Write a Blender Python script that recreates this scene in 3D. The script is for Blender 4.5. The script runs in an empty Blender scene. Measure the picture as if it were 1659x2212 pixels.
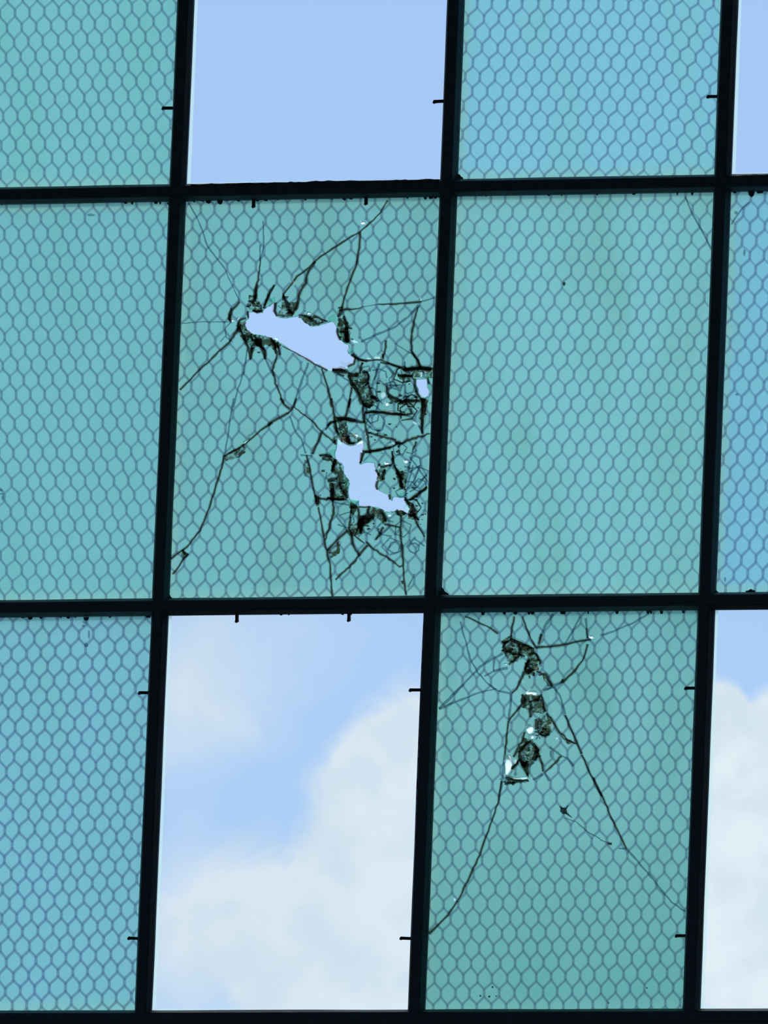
import bpy, math, random
from mathutils import Vector, Matrix
from mathutils.geometry import tessellate_polygon

S = bpy.context.scene
COL = S.collection

# ------------------------------------------------------------------ camera
# window plane is y = 0, outside is +y; the hall is at y < 0
F_PX, IMG_W, IMG_H = 25000.0, 1659.0, 2212.0
Z0 = 4.646                                   # height of the upper visible cross joint
RIGHT = Vector((0.94870919, 0.31367456, 0.03948597)).normalized()
DOWN = Vector((-0.01125657, 0.15833155, -0.98732184)).normalized()
FWD = Vector((-0.31594961, 0.93623683, 0.1537415)).normalized()
CAM = Vector((5.62387749, -15.66853701, Z0 - 3.04615))

cam_data = bpy.data.cameras.new('camera')
cam = bpy.data.objects.new('camera', cam_data)
COL.objects.link(cam)
cam.matrix_world = Matrix.Translation(CAM) @ Matrix((
    (RIGHT.x, -DOWN.x, -FWD.x), (RIGHT.y, -DOWN.y, -FWD.y), (RIGHT.z, -DOWN.z, -FWD.z))).to_4x4()
cam_data.sensor_fit = 'HORIZONTAL'
cam_data.sensor_width = 36.0
cam_data.lens = 36.0 * F_PX / IMG_W
cam_data.clip_start = 0.1
cam_data.clip_end = 500.0
S.camera = cam

S.view_settings.view_transform = 'Standard'
S.view_settings.look = 'None'
S.view_settings.gamma = 1.0
S.view_settings.use_curve_mapping = False
S.view_settings.exposure = 0.0
S.cycles.use_denoising = True
S.cycles.max_bounces = 16
S.cycles.transparent_max_bounces = 32


def ray(px, py):
    return (FWD * F_PX + RIGHT * (px - IMG_W / 2) + DOWN * (py - IMG_H / 2)).normalized()


def at(px, py, Y=0.0):
    """point of the plane y = Y seen at a photograph pixel"""
    d = ray(px, py)
    return CAM + d * ((Y - CAM.y) / d.y)


def node_mat(name):
    m = bpy.data.materials.new(name)
    m.use_nodes = True
    nt = m.node_tree
    nt.nodes.clear()
    out = nt.nodes.new('ShaderNodeOutputMaterial')
    return m, nt, out


class NT:
    """tiny helper for writing node graphs"""
    def __init__(self, nt):
        self.nt = nt

    def _set(self, sock, v):
        if v is None:
            return
        if hasattr(v, 'is_output') or isinstance(v, bpy.types.NodeSocket):
            self.nt.links.new(v, sock)
        else:
            sock.default_value = v

    def n(self, kind, **kw):
        nd = self.nt.nodes.new(kind)
        for k, v in kw.items():
            setattr(nd, k, v)
        return nd

    def math(self, op, a, b=None, c=None, clamp=False):
        nd = self.n('ShaderNodeMath', operation=op, use_clamp=clamp)
        self._set(nd.inputs[0], a)
        self._set(nd.inputs[1], b)
        if c is not None:
            self._set(nd.inputs[2], c)
        return nd.outputs[0]

    def vdot(self, a, b):
        nd = self.n('ShaderNodeVectorMath', operation='DOT_PRODUCT')
        self._set(nd.inputs[0], a)
        self._set(nd.inputs[1], b)
        return nd.outputs['Value']

    def smooth(self, v, lo, hi, a=0.0, b=1.0):
        nd = self.n('ShaderNodeMapRange', interpolation_type='SMOOTHSTEP', clamp=True)
        self._set(nd.inputs['Value'], v)
        nd.inputs['From Min'].default_value = lo
        nd.inputs['From Max'].default_value = hi
        nd.inputs['To Min'].default_value = a
        nd.inputs['To Max'].default_value = b
        return nd.outputs['Result']

    def mix(self, f, a, b):
        nd = self.n('ShaderNodeMix', data_type='RGBA')
        self._set(nd.inputs[0], f)
        self._set(nd.inputs[6], a)
        self._set(nd.inputs[7], b)
        return nd.outputs[2]

    def noise(self, vec, scale, detail=3.0, rough=0.5, dist=0.0):
        nd = self.n('ShaderNodeTexNoise')
        if vec is not None:
            self.nt.links.new(vec, nd.inputs['Vector'])
        nd.inputs['Scale'].default_value = scale
        nd.inputs['Detail'].default_value = detail
        nd.inputs['Roughness'].default_value = rough
        nd.inputs['Distortion'].default_value = dist
        return nd.outputs['Fac']

    def combine(self, x, y, z=0.0):
        nd = self.n('ShaderNodeCombineXYZ')
        self._set(nd.inputs[0], x)
        self._set(nd.inputs[1], y)
        self._set(nd.inputs[2], z)
        return nd.outputs[0]


# ------------------------------------------------------------------ sun and sky
SUN_EL, SUN_AZ = math.radians(50), math.radians(-6)       # azimuth from +y towards +x
SUN_DIR = Vector((math.cos(SUN_EL) * math.sin(SUN_AZ), math.cos(SUN_EL) * math.cos(SUN_AZ), math.sin(SUN_EL)))
sl = bpy.data.lights.new('sun', 'SUN')
sl.energy = 1.05
sl.angle = math.radians(3)
sl.color = (1.0, 0.96, 0.9)
so = bpy.data.objects.new('sun', sl)
so.location = SUN_DIR * 30
so.rotation_euler = SUN_DIR.to_track_quat('Z', 'Y').to_euler()
COL.objects.link(so)

world = bpy.data.worlds.new('sky')
S.world = world
world.use_nodes = True
wt = world.node_tree
wt.nodes.clear()
g = NT(wt)
tc = g.n('ShaderNodeTexCoord')
dirv = tc.outputs['Generated']
sep = g.n('ShaderNodeSeparateXYZ')
wt.links.new(dirv, sep.inputs[0])
dx, dy, dz = sep.outputs
RAD = 180 / math.pi
el = g.math('MULTIPLY', g.math('ARCSINE', dz), RAD)
az = g.math('MULTIPLY', g.math('ARCTAN2', dx, dy), RAD)
pos = g.combine(az, el)
n1 = g.noise(pos, 1.5, 5.0, 0.55, 0.6)
n2 = g.noise(pos, 3.1, 3.0, 0.5, 0.2)
nn = g.math('ADD', g.math('MULTIPLY', g.math('SUBTRACT', n1, 0.5), 1.1),
            g.math('MULTIPLY', g.math('SUBTRACT', n2, 0.5), 0.45))


def azel(px, py):
    d = ray(px, py)
    return math.degrees(math.atan2(d.x, d.y)), math.degrees(math.asin(d.z))


DEG_PX = 180 / math.pi / F_PX
# cloud banks of this sky: place, radius, thickness
blobs = [(1010, 1865, 410, 1.25, .7, 1.08), (760, 2080, 290, 1.0, .6, 1.15), (1750, 1915, 410, 1.4, .7, 1.08), (880, 1655, 165, .85, .5, 1.25),
         (1330, 1650, 300, 1.0, .6, 1.1), (600, 1995, 195, .8, .5, 1.25), (420, 1950, 150, .5, .2, 1.35), (430, 2080, 250, .66, .1, 1.25), (955, 1575, 85, .4, .3, 1.3),
         (400, 1570, 150, .52, .05, 1.3), (470, 1440, 150, .36, .05, 1.4), (590, 1560, 90, .22, .05, 1.5), (620, 1375, 170, .24, .05, 1.4), (380, 1390, 130, .25, .05, 1.4),
         (1545, 1545, 80, .8, .5, 1.2), (1700, 1530, 90, .8, .5, 1.2)]
cloud = None
for (px, py, r, amp, f0, f1) in blobs:
    a, e = azel(px, py)
    ddx = g.math('SUBTRACT', az, a)
    ddy = g.math('SUBTRACT', el, e)
    dist = g.math('SQRT', g.math('ADD', g.math('MULTIPLY', ddx, ddx), g.math('MULTIPLY', ddy, ddy)))
    dist = g.math('ADD', dist, g.math('MULTIPLY', nn, 0.45))
    b = g.smooth(dist, r * DEG_PX * f0, r * DEG_PX * f1, amp, 0.0)
    cloud = b if cloud is None else g.math('ADD', cloud, b)
nd_ = g.noise(dirv, 3.0, 5.0, 0.55)
far = g.math('MULTIPLY', g.smooth(nd_, 0.48, 0.66), g.smooth(el, 14.0, 24.0))
local = g.math('MULTIPLY', cloud, g.smooth(g.math('ADD', 0.5, g.math('MULTIPLY', nn, 0.8)), 0.0, 0.6, 0.75, 1.12))
mask = g.math('ADD', g.math('MINIMUM', local, 1.0), far, clamp=True)
blue = g.mix(g.smooth(el, 7.0, 12.5), (0.425, 0.640, 0.960, 1), (0.395, 0.590, 0.955, 1))
blue = g.mix(g.smooth(el, 12.5, 70.0), blue, (0.20, 0.37, 0.80, 1))
cl = g.mix(g.smooth(n2, 0.35, 0.65), (0.68, 0.80, 0.885, 1), (0.80, 0.885, 0.945, 1))
cl = g.mix(g.smooth(az, azel(500, 1500)[0], azel(1500, 1500)[0]), g.mix(0.35, cl, (0.60, 0.74, 0.90, 1)), cl)
sky = g.mix(mask, blue, cl)
glow = g.math('POWER', g.math('MAXIMUM', g.vdot(dirv, tuple(SUN_DIR)), 0.0), 40.0)
bright = g.n('ShaderNodeVectorMath', operation='SCALE')
wt.links.new(sky, bright.inputs[0])
wt.links.new(g.smooth(el, 14.0, 40.0, 1.0, 3.1), bright.inputs['Scale'])
sky = g.mix(glow, bright.outputs[0], (7.0, 6.9, 6.6, 1))
sky = g.mix(g.smooth(el, -1.0, 0.5), (0.16, 0.17, 0.14, 1), sky)
bg = g.n('ShaderNodeBackground')
wt.links.new(sky, bg.inputs['Color'])
bg.inputs['Strength'].default_value = 1.0
wo = g.n('ShaderNodeOutputWorld')
wt.links.new(bg.outputs[0], wo.inputs['Surface'])


# ------------------------------------------------------------------ materials
def principled(name, color, rough=0.6, metallic=0.0, bump=0.0, nscale=30.0, var=0.25):
    m, nt, out = node_mat(name)
    k = NT(nt)
    p = k.n('ShaderNodeBsdfPrincipled')
    t = k.n('ShaderNodeTexCoord')
    f = k.noise(t.outputs['Object'], nscale, 4.0, 0.6)
    c2 = tuple(c * (1 - var) for c in color) + (1,)
    nt.links.new(k.mix(k.smooth(f, 0.35, 0.65), c2, tuple(color) + (1,)), p.inputs['Base Color'])
    p.inputs['Roughness'].default_value = rough
    p.inputs['Metallic'].default_value = metallic
    if bump:
        b = k.n('ShaderNodeBump')
        b.inputs['Strength'].default_value = bump
        b.inputs['Distance'].default_value = 0.002
        nt.links.new(f, b.inputs['Height'])
        nt.links.new(b.outputs[0], p.inputs['Normal'])
    nt.links.new(p.outputs[0], out.inputs['Surface'])
    return m


M_STEEL = principled('black painted steel', (0.03, 0.075, 0.095), 0.6, 0.0, 0.4, 60)
M_PUTTY = principled('old dark glazing putty', (0.16, 0.13, 0.13), 0.85, 0.0, 1.0, 90, 0.6)
M_PUTTY2 = principled('weathered grey putty', (0.55, 0.60, 0.60), 0.85, 0.0, 1.0, 90, 0.4)
M_CLIP = principled('rusty dark clip metal', (0.02, 0.018, 0.022), 0.6, 0.3, 0.3, 80)
M_WALL = principled('soot stained brick wall', (0.10, 0.085, 0.075), 0.9, 0, 0.3, 8)
M_FLOOR = principled('dark oiled concrete floor', (0.07, 0.07, 0.07), 0.8, 0, 0.2, 5)
M_CEIL = principled('dark ceiling boards', (0.05, 0.05, 0.05), 0.9, 0, 0.2, 5)

GW, GH = 0.389, 0.581     # visible opening of a pane in metres (for the grime along the putty)


def mat_glass_back(name, base, green, streak=0.5, low=0.0):
    """rough outer face of cast wired glass: scatters the daylight, tinted; grime along the putty line"""
    m, nt, out = node_mat(name)
    k = NT(nt)
    uv = k.n('ShaderNodeUVMap')
    uv.uv_map = 'glass_metres'
    s = k.n('ShaderNodeSeparateXYZ')
    nt.links.new(uv.outputs[0], s.inputs[0])
    u, v = s.outputs[0], s.outputs[1]
    vec = k.combine(k.math('MULTIPLY', u, 5.0), k.math('MULTIPLY', v, 1.6))
    inf = k.n('ShaderNodeObjectInfo')
    vec2 = k.n('ShaderNodeVectorMath', operation='ADD')
    nt.links.new(vec, vec2.inputs[0])
    nt.links.new(inf.outputs['Location'], vec2.inputs[1])
    ns = k.noise(vec2.outputs[0], 2.0, 4.0, 0.55, 0.4)
    col = k.mix(k.smooth(ns, 0.40, 0.68, 0.0, streak), base + (1,), green + (1,))
    fine = k.noise(vec2.outputs[0], 24.0, 3.0, 0.6)
    # grime at the edges
    wob = k.math('MULTIPLY', k.math('SUBTRACT', k.noise(uv.outputs[0], 55.0, 3.0, 0.6), 0.5), 0.016)
    wob2 = k.math('MULTIPLY', k.math('SUBTRACT', k.noise(uv.outputs[0], 160.0, 3.0, 0.6), 0.5), 0.006)
    wv = k.math('ADD', wob, wob2)
    left = k.smooth(k.math('ADD', u, wv), 0.001, 0.013, 0.6, 0.0)
    right = k.smooth(k.math('ADD', k.math('SUBTRACT', GW, u), k.math('MULTIPLY', wv, 0.3)), 0.001, 0.005, 0.9, 0.0)
    bot = k.smooth(k.math('ADD', v, wv), 0.0, 0.022, 0.7, 0.0)
    top = k.smooth(k.math('ADD', k.math('SUBTRACT', GH, v), wv), 0.0, 0.010, 0.5, 0.0)
    e = k.math('MAXIMUM', k.math('MAXIMUM', left, right), k.math('MAXIMUM', bot, top))
    col = k.mix(e, col, (0.30, 0.58, 0.44, 1))
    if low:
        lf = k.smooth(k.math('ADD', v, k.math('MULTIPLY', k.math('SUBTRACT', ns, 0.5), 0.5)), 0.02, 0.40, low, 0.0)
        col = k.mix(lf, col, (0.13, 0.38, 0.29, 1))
    # light wash of dust and drip marks on the glass
    dust = k.smooth(fine, 0.62, 0.80, 0.0, 0.14)
    col = k.mix(dust, col, (0.05, 0.14, 0.14, 1))
    tr = k.n('ShaderNodeBsdfTranslucent')
    nt.links.new(col, tr.inputs['Color'])
    tp = k.n('ShaderNodeBsdfTransparent')
    nt.links.new(col, tp.inputs['Color'])
    mx = k.n('ShaderNodeMixShader')
    mx.inputs[0].default_value = 0.12
    nt.links.new(tr.outputs[0], mx.inputs[1])
    nt.links.new(tp.outputs[0], mx.inputs[2])
    nt.links.new(mx.outputs[0], out.inputs['Surface'])
    return m


def mat_clear(name, tint, haze=0.0, gloss=0.04):
    m, nt, out = node_mat(name)
    k = NT(nt)
    tp = k.n('ShaderNodeBsdfTransparent')
    tp.inputs['Color'].default_value = tint + (1,)
    gl = k.n('ShaderNodeBsdfGlossy')
    gl.inputs['Roughness'].default_value = 0.08
    mx = k.n('ShaderNodeMixShader')
    fr = k.n('ShaderNodeFresnel')
    fr.inputs['IOR'].default_value = 1.3
    nt.links.new(fr.outputs[0], mx.inputs[0])
    nt.links.new(tp.outputs[0], mx.inputs[1])
    nt.links.new(gl.outputs[0], mx.inputs[2])
    last = mx.outputs[0]
    if haze:
        t = k.n('ShaderNodeTexCoord')
        tl = k.n('ShaderNodeBsdfTranslucent')
        tl.inputs['Color'].default_value = (0.8, 0.85, 0.85, 1)
        h = k.math('MULTIPLY', k.noise(t.outputs['Object'], 9.0, 4.0, 0.6), haze * 2)
        m2 = k.n('ShaderNodeMixShader')
        nt.links.new(h, m2.inputs[0])
        nt.links.new(last, m2.inputs[1])
        nt.links.new(tl.outputs[0], m2.inputs[2])
        last = m2.outputs[0]
    nt.links.new(last, out.inputs['Surface'])
    return m


def mat_veil(name, color, alpha, nlo=None, nhi=None, nscale=60.0, translucent=False):
    """partly see-through material: alpha per surface crossed"""
    m, nt, out = node_mat(name)
    k = NT(nt)
    tp = k.n('ShaderNodeBsdfTransparent')
    d = k.n('ShaderNodeBsdfTranslucent' if translucent else 'ShaderNodeBsdfDiffuse')
    d.inputs['Color'].default_value = color + (1,)
    mx = k.n('ShaderNodeMixShader')
    if nlo is None:
        mx.inputs[0].default_value = alpha
    else:
        t = k.n('ShaderNodeTexCoord')
        f = k.noise(t.outputs['Object'], nscale, 4.0, 0.6, 0.5)
        nt.links.new(k.smooth(f, nlo, nhi, 0.0, alpha), mx.inputs[0])
    nt.links.new(tp.outputs[0], mx.inputs[1])
    nt.links.new(d.outputs[0], mx.inputs[2])
    nt.links.new(mx.outputs[0], out.inputs['Surface'])
    return m


def mat_tint(name, tint, solid=(0.02, 0.02, 0.02), alpha=0.06, nlo=None, nhi=None, nscale=60.0):
    """see-through with a dark tint; optional noise breaks the tint up"""
    m, nt, out = node_mat(name)
    k = NT(nt)
    tp = k.n('ShaderNodeBsdfTransparent')
    if nlo is None:
        tp.inputs['Color'].default_value = tint + (1,)
    else:
        t = k.n('ShaderNodeTexCoord')
        f = k.noise(t.outputs['Object'], nscale, 4.0, 0.65, 0.6)
        nt.links.new(k.mix(k.smooth(f, nlo, nhi), (1, 1, 1, 1), tint + (1,)), tp.inputs['Color'])
    d = k.n('ShaderNodeBsdfDiffuse')
    d.inputs['Color'].default_value = solid + (1,)
    mx = k.n('ShaderNodeMixShader')
    mx.inputs[0].default_value = alpha
    nt.links.new(tp.outputs[0], mx.inputs[1])
    nt.links.new(d.outputs[0], mx.inputs[2])
    nt.links.new(mx.outputs[0], out.inputs['Surface'])
    return m


M_FRONT = mat_clear('green tinted glass', (0.96, 0.995, 0.985), 0.0)
M_CLEAR = mat_clear('clear window glass', (0.992, 0.997, 0.998), 0.012)
M_EDGE = mat_veil('fractured glass edge', (0.55, 0.85, 0.78), 0.75, translucent=True)
M_WIRE = mat_tint('wire embedded in glass', (0.84, 0.82, 0.87), alpha=0.03)
M_WIRE_SOFT = mat_tint('softened rim of embedded wire', (0.945, 0.94, 0.96), alpha=0.0)
M_WIRE2 = mat_tint('fine wire embedded in glass', (0.90, 0.885, 0.92), alpha=0.02)
M_HAIR = mat_tint('hairline fracture', (0.66, 0.70, 0.75))
M_DARK = mat_tint('deep fracture', (0.47, 0.42, 0.40), (0.05, 0.035, 0.025), 0.08)
M_DARK_SOFT = mat_tint('soft rim of a fracture', (0.86, 0.84, 0.82), alpha=0.0)  # faint wide ribbon that softens the edges of dark cracks
M_SMOKE = mat_tint('crushed glass', (0.42, 0.36, 0.27), (0.10, 0.07, 0.04), 0.06, 0.36, 0.60, 95.0)
M_FILM = mat_tint('thin grime film', (0.95, 0.955, 0.94), alpha=0.0)  # faint even tint laid over the shattered areas
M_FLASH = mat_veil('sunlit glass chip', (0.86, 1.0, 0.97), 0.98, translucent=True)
M_CHIP = mat_veil('pale green glass chip', (0.55, 0.90, 0.80), 0.85, translucent=True)
M_GLOW_STRIP = mat_veil('pale sealant', (0.80, 0.98, 0.86), 0.42, translucent=True)  # pale colour stands in for the glow at the glass edge
M_SPOT = mat_veil('dried dirt', (0.02, 0.03, 0.06), 0.65)


# ------------------------------------------------------------------ object helpers
def link_mesh(name, verts, faces, mats, parent=None, mat_idx=None, smooth=False):
    me = bpy.data.meshes.new(name)
    me.from_pydata([tuple(v) for v in verts], [], faces)
    for m in (mats if isinstance(mats, (list, tuple)) else [mats]):
        me.materials.append(m)
    if mat_idx:
        for p, i in zip(me.polygons, mat_idx):
            p.material_index = i
    me.validate()
    me.update()
    if smooth:
        for p in me.polygons:
            p.use_smooth = True
    o = bpy.data.objects.new(name, me)
    COL.objects.link(o)
    if parent:
        o.parent = parent
        o.matrix_parent_inverse = Matrix.Translation(-parent.location)
    return o


def tag(o, label=None, category=None, group=None, kind=None):
    if label:
        o['label'] = label
    if category:
        o['category'] = category
    if group:
        o['group'] = group
    if kind:
        o['kind'] = kind
    return o


def empty(name, loc):
    o = bpy.data.objects.new(name, None)
    o.empty_display_size = 0.05
    o.location = loc
    COL.objects.link(o)
    return o


def hexa(quad_a, quad_b):
    """two matching quads -> closed box verts/faces"""
    return list(quad_a) + list(quad_b), [(0, 3, 2, 1), (4, 5, 6, 7), (0, 1, 5, 4), (1, 2, 6, 5), (2, 3, 7, 6), (3, 0, 4, 7)]


class Bag:
    def __init__(self):
        self.v, self.f, self.m = [], [], []

    def add(self, v, f, mi=0):
        o = len(self.v)
        self.v += v
        self.f += [tuple(i + o for i in q) for q in f]
        self.m += [mi] * len(f)

    def box(self, x0, x1, y0, y1, z0, z1, mi=0):
        self.add(*hexa([Vector((x0, y0, z0)), Vector((x1, y0, z0)), Vector((x1, y0, z1)), Vector((x0, y0, z1))],
                       [Vector((x0, y1, z0)), Vector((x1, y1, z0)), Vector((x1, y1, z1)), Vector((x0, y1, z1))]), mi)

    def prism(self, pts, y0, y1, mi=0, tilt=(0, 0), back=None):
        """polygon of pixel points, thickness y0..y1"""
        A = [at(x, y, y0) for x, y in pts]
        c = sum(A, Vector()) / len(A)
        A = [p + Vector((0, (p.x - c.x) * tilt[0] + (p.z - c.z) * tilt[1], 0)) for p in A]
        B = [p + Vector((0, y1 - y0, 0)) for p in A]
        n = len(A)
        tris = [t for t in tessellate_polygon([[Vector((p.x, p.z, 0)) for p in A]])]
        f = [tuple(t) for t in tris] + [tuple(i + n for i in reversed(t)) for t in tris]
        f += [(i, (i + 1) % n, (i + 1) % n + n, i + n) for i in range(n)]
        self.add(A + B, f, mi)
        if back is not None:
            k = len(f)
            for j in range(len(tris)):
                self.m[len(self.m) - k + len(tris) + j] = back

    def line(self, pts, w, y0, y1, mi=0):
        """ribbon-like bar of pixel points with width(s) in pixels, thickness y0..y1"""
        n = len(pts)
        if n < 2:
            return
        ws = w if isinstance(w, (list, tuple)) else [w] * n
        A = []
        for i, (x, y) in enumerate(pts):
            ax, ay = pts[max(0, i - 1)]
            bx, by = pts[min(n - 1, i + 1)]
            L = math.hypot(bx - ax, by - ay) or 1
            nx, ny = -(by - ay) / L * ws[i] / 2, (bx - ax) / L * ws[i] / 2
            A += [at(x + nx, y + ny, y0), at(x - nx, y - ny, y0), at(x - nx, y - ny, y0) + Vector((0, y1 - y0, 0)),
                  at(x + nx, y + ny, y0) + Vector((0, y1 - y0, 0))]
        f = []
        for i in range(n - 1):
            a, b = i * 4, i * 4 + 4
            f += [(a + j, a + (j + 1) % 4, b + (j + 1) % 4, b + j) for j in range(4)]
        f += [(0, 3, 2, 1), tuple(4 * (n - 1) + j for j in range(4))]
        self.add(A, f, mi)

    def build(self, name, mats, parent=None):
        return link_mesh(name, self.v, self.f, mats, parent, self.m)


def inside(p, poly):
    x, y = p
    c = False
    for i in range(len(poly)):
        x1, y1 = poly[i]
        x2, y2 = poly[i - 1]
        if (y1 > y) != (y2 > y) and x < (x2 - x1) * (y - y1) / (y2 - y1) + x1:
            c = not c
    return c


# ------------------------------------------------------------------ hall
b = Bag()
WX0, WX1, WZ0, WZ1 = -0.475, 1.30, Z0 - 1.285, Z0 + 0.665
b.box(-8, WX0, -0.12, 0.03, 0, 8)
b.box(WX1, 10, -0.12, 0.03, 0, 8)
b.box(WX0, WX1, -0.12, 0.03, 0, WZ0)
b.box(WX0, WX1, -0.12, 0.03, WZ1, 8)
for nm, args, mt in (('wall_left', (-8.2, -8, -22, 0.03, 0, 8), M_WALL), ('wall_right', (10, 10.2, -22, 0.03, 0, 8), M_WALL),
                     ('floor', (-8.2, 10.2, -22.2, 0.03, -0.2, 0), M_FLOOR),
                     ('ceiling', (-8.2, 10.2, -22.2, 0.03, 8, 8.2), M_CEIL)):
    q = Bag()
    q.box(*args)
    tag(q.build(nm, mt), kind='structure')
tag(b.build('wall_front', M_WALL), kind='structure')
b = Bag()                                  # far end of the hall, unseen; wide opening added to light the bars
b.box(-8.2, -7.2, -22.2, -22, 0, 8)
b.box(9.2, 10.2, -22.2, -22, 0, 8)
b.box(-7.2, 9.2, -22.2, -22, 7.2, 8)
tag(b.build('wall_back', M_WALL), kind='structure')

# ------------------------------------------------------------------ steel window grid
window = empty('window_1', ((WX0 + WX1) / 2, 0, WZ0))
tag(window, 'black steel factory window grid of upright and level glazing bars', kind='structure')


def fitline(pts, axis):
    """pts of plane coordinates -> (a, b): other = a + b * along"""
    P = [at(x, y, 0) for x, y in pts]
    t = [(p.z if axis == 'v' else p.x) for p in P]
    s = [(p.x if axis == 'v' else p.z) for p in P]
    n = len(t)
    mt_, ms = sum(t) / n, sum(s) / n
    k = sum((a - mt_) * (c - ms) for a, c in zip(t, s)) / sum((a - mt_) ** 2 for a in t)
    return ms - k * mt_, k


V = [None, fitline([(402.5, 0), (384, 418), (348.5, 1312), (309.5, 2190)], 'v'), fitline([(986, 0), (970.5, 404), (934, 1304), (901, 2190)], 'v'),
     fitline([(1577.5, 0), (1562, 397), (1524.5, 1300), (1495.5, 2190)], 'v'), None]
V[0] = (V[1][0] - 0.415, V[1][1])
V[4] = (V[3][0] + 0.415, V[3][1])
H = [None, fitline([(0, 423.5), (384, 418), (970, 404.5), (1562, 396.5), (1659, 394.5)], 'h'),
     fitline([(0, 1315.5), (348, 1312), (934, 1304.5), (1524, 1300), (1659, 1297.5)], 'h'),
     fitline([(0, 2202), (309, 2202.5), (901, 2200.5), (1495, 2198.5), (1659, 2198)], 'h')]
H[0] = (H[1][0] + 0.606, H[1][1])


def cross(vi, hi):
    a, k = V[vi]
    c, m = H[hi]
    x = (a + k * c) / (1 - k * m)
    return x, c + m * x


WB = 0.0262      # width of a glazing bar
TOPZ, BOTZ = WZ1, WZ0


def bar(kind, idx, half, lo, hi):
    """T-bar with sloped inner bead: section along a fitted line"""
    a, k = (V if kind == 'v' else H)[idx]
    sec = [(-half, 0.0), (-half * 0.97, -0.004), (-half * 0.62, -0.0125), (-half * 0.5, -0.0138), (half * 0.5, -0.0138),
           (half * 0.62, -0.0125), (half * 0.97, -0.004), (half, 0.0), (0.004, 0.0), (0.004, 0.017), (-0.004, 0.017), (-0.004, 0.0)]
    n = len(sec)
    steps = 24
    vs, fs = [], []
    rnd = random.Random(idx * 7 + (3 if kind == 'v' else 5))
    for s in range(steps + 1):
        t = lo + (hi - lo) * s / steps
        for j, (o, y) in enumerate(sec):
            jit = rnd.uniform(-0.0003, 0.0003) if j in (0, 1, 6, 7) else 0
            c = a + k * t + o + jit
            vs.append(Vector((c, y, t)) if kind == 'v' else Vector((t, y, c)))
    for s in range(steps):
        for j in range(n):
            q = (s * n + j, s * n + (j + 1) % n, (s + 1) * n + (j + 1) % n, (s + 1) * n + j)
            fs.append(q if kind == 'v' else q[::-1])
    c1 = [tuple(range(n)), tuple(range(steps * n, steps * n + n))]
    for cap in c1:
        fs.append(cap)
    return vs, fs


for i in range(5):
    vs, fs = bar('v', i, WB / 2 if 0 < i < 4 else 0.020, BOTZ, TOPZ)
    link_mesh('vertical_glazing_bar' if 0 < i < 4 else 'frame_stile', vs, fs, M_STEEL, window)
for j in range(4):
    if j == 3:
        vs, fs = bar('h', 3, WB / 2, WX0, WX1)
        vs = [Vector((v.x, v.y - 0.0002, v.z)) for v in vs]
        q = Bag()
        q.add(vs, fs)
        c = cross(2, 3)[1]
        q.box(WX0, WX1, -0.016, 0.026, WZ0 - 0.002, c - 0.006)
        q.build('bottom_rail', M_STEEL, window)
    elif j == 0:
        q = Bag()
        c = cross(2, 0)[1]
        q.box(WX0, WX1, -0.015, 0.026, c - 0.014, WZ1 + 0.002)
        q.build('top_rail', M_STEEL, window)
    else:
        vs, fs = bar('h', j, WB / 2 * 0.985, WX0, WX1)
        vs = [Vector((v.x, v.y - 0.0003 if v.y < -0.001 else v.y, v.z)) for v in vs]
        link_mesh('horizontal_glazing_bar', vs, fs, M_STEEL, window)

# glazing clips: short bent pins that stick out past the bars
rnd = random.Random(11)
clips = [(372, 233, 350, 233), (958, 218, 936, 219), (1550, 208, 1527, 208), (547, 432, 547, 447), (790, 427, 790, 441),
         (511, 1326, 511, 1343), (753, 1324, 753, 1341), (322, 1496, 299, 1496), (299, 2027, 276, 2026),
         (907, 1490, 884, 1490), (887, 2027, 864, 2026), (1502, 1486, 1479, 1486), (1483, 2021, 1459, 2021)]
for (x0, y0, x1, y1) in clips:
    q = Bag()
    L = math.hypot(x1 - x0, y1 - y0)
    ux, uy = (x1 - x0) / L, (y1 - y0) / L
    q.line([(x0 - ux * 12, y0 - uy * 12), (x0 + ux * L * 0.62, y0 + uy * L * 0.62), (x1 - ux * 3, y1 - uy * 3)], [6.2, 6.0, 6.4], -0.0052, -0.0012)
    q.line([(x1 - ux * 9, y1 - uy * 9), (x1 - ux * 2, y1 - uy * 2), (x1 + ux - uy * 3.5, y1 + uy - ux * 3.5)], [5.0, 6.5, 2.6], -0.0060, -0.0014)
    q.build('glazing_clip', M_CLIP, window)


# beads of putty lying on the bars (lip beside the clear panes, crumbs along the panes)
def bead(pts, w, mat, seed, y=-0.0042, thick=0.0035):
    r = random.Random(seed)
    P, W = [], []
    for (xa, ya), (xb, yb) in zip(pts, pts[1:]):
        n = max(2, int(math.hypot(xb - xa, yb - ya) / 9))
        for i in range(n):
            t = i / n
            P.append((xa + (xb - xa) * t + r.uniform(-.7, .7), ya + (yb - ya) * t + r.uniform(-.7, .7)))
            W.append(w * r.uniform(0.65, 1.25))
    P.append(pts[-1])
    W.append(w)
    q = Bag()
    q.line(P, W, y, y + thick)
    return q.build('putty_bead', mat, window)


bead([(412, 402), (700, 395), (948, 391)], 8, M_PUTTY, 1, -0.0125, 0.009)
bead([(1592, 383), (1659, 380), (1800, 377)], 8, M_PUTTY2, 2, -0.0125, 0.009)
bead([(918, 1345), (909, 1560), (889, 2178)], 7, M_PUTTY, 4, -0.0105, 0.008)
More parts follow.
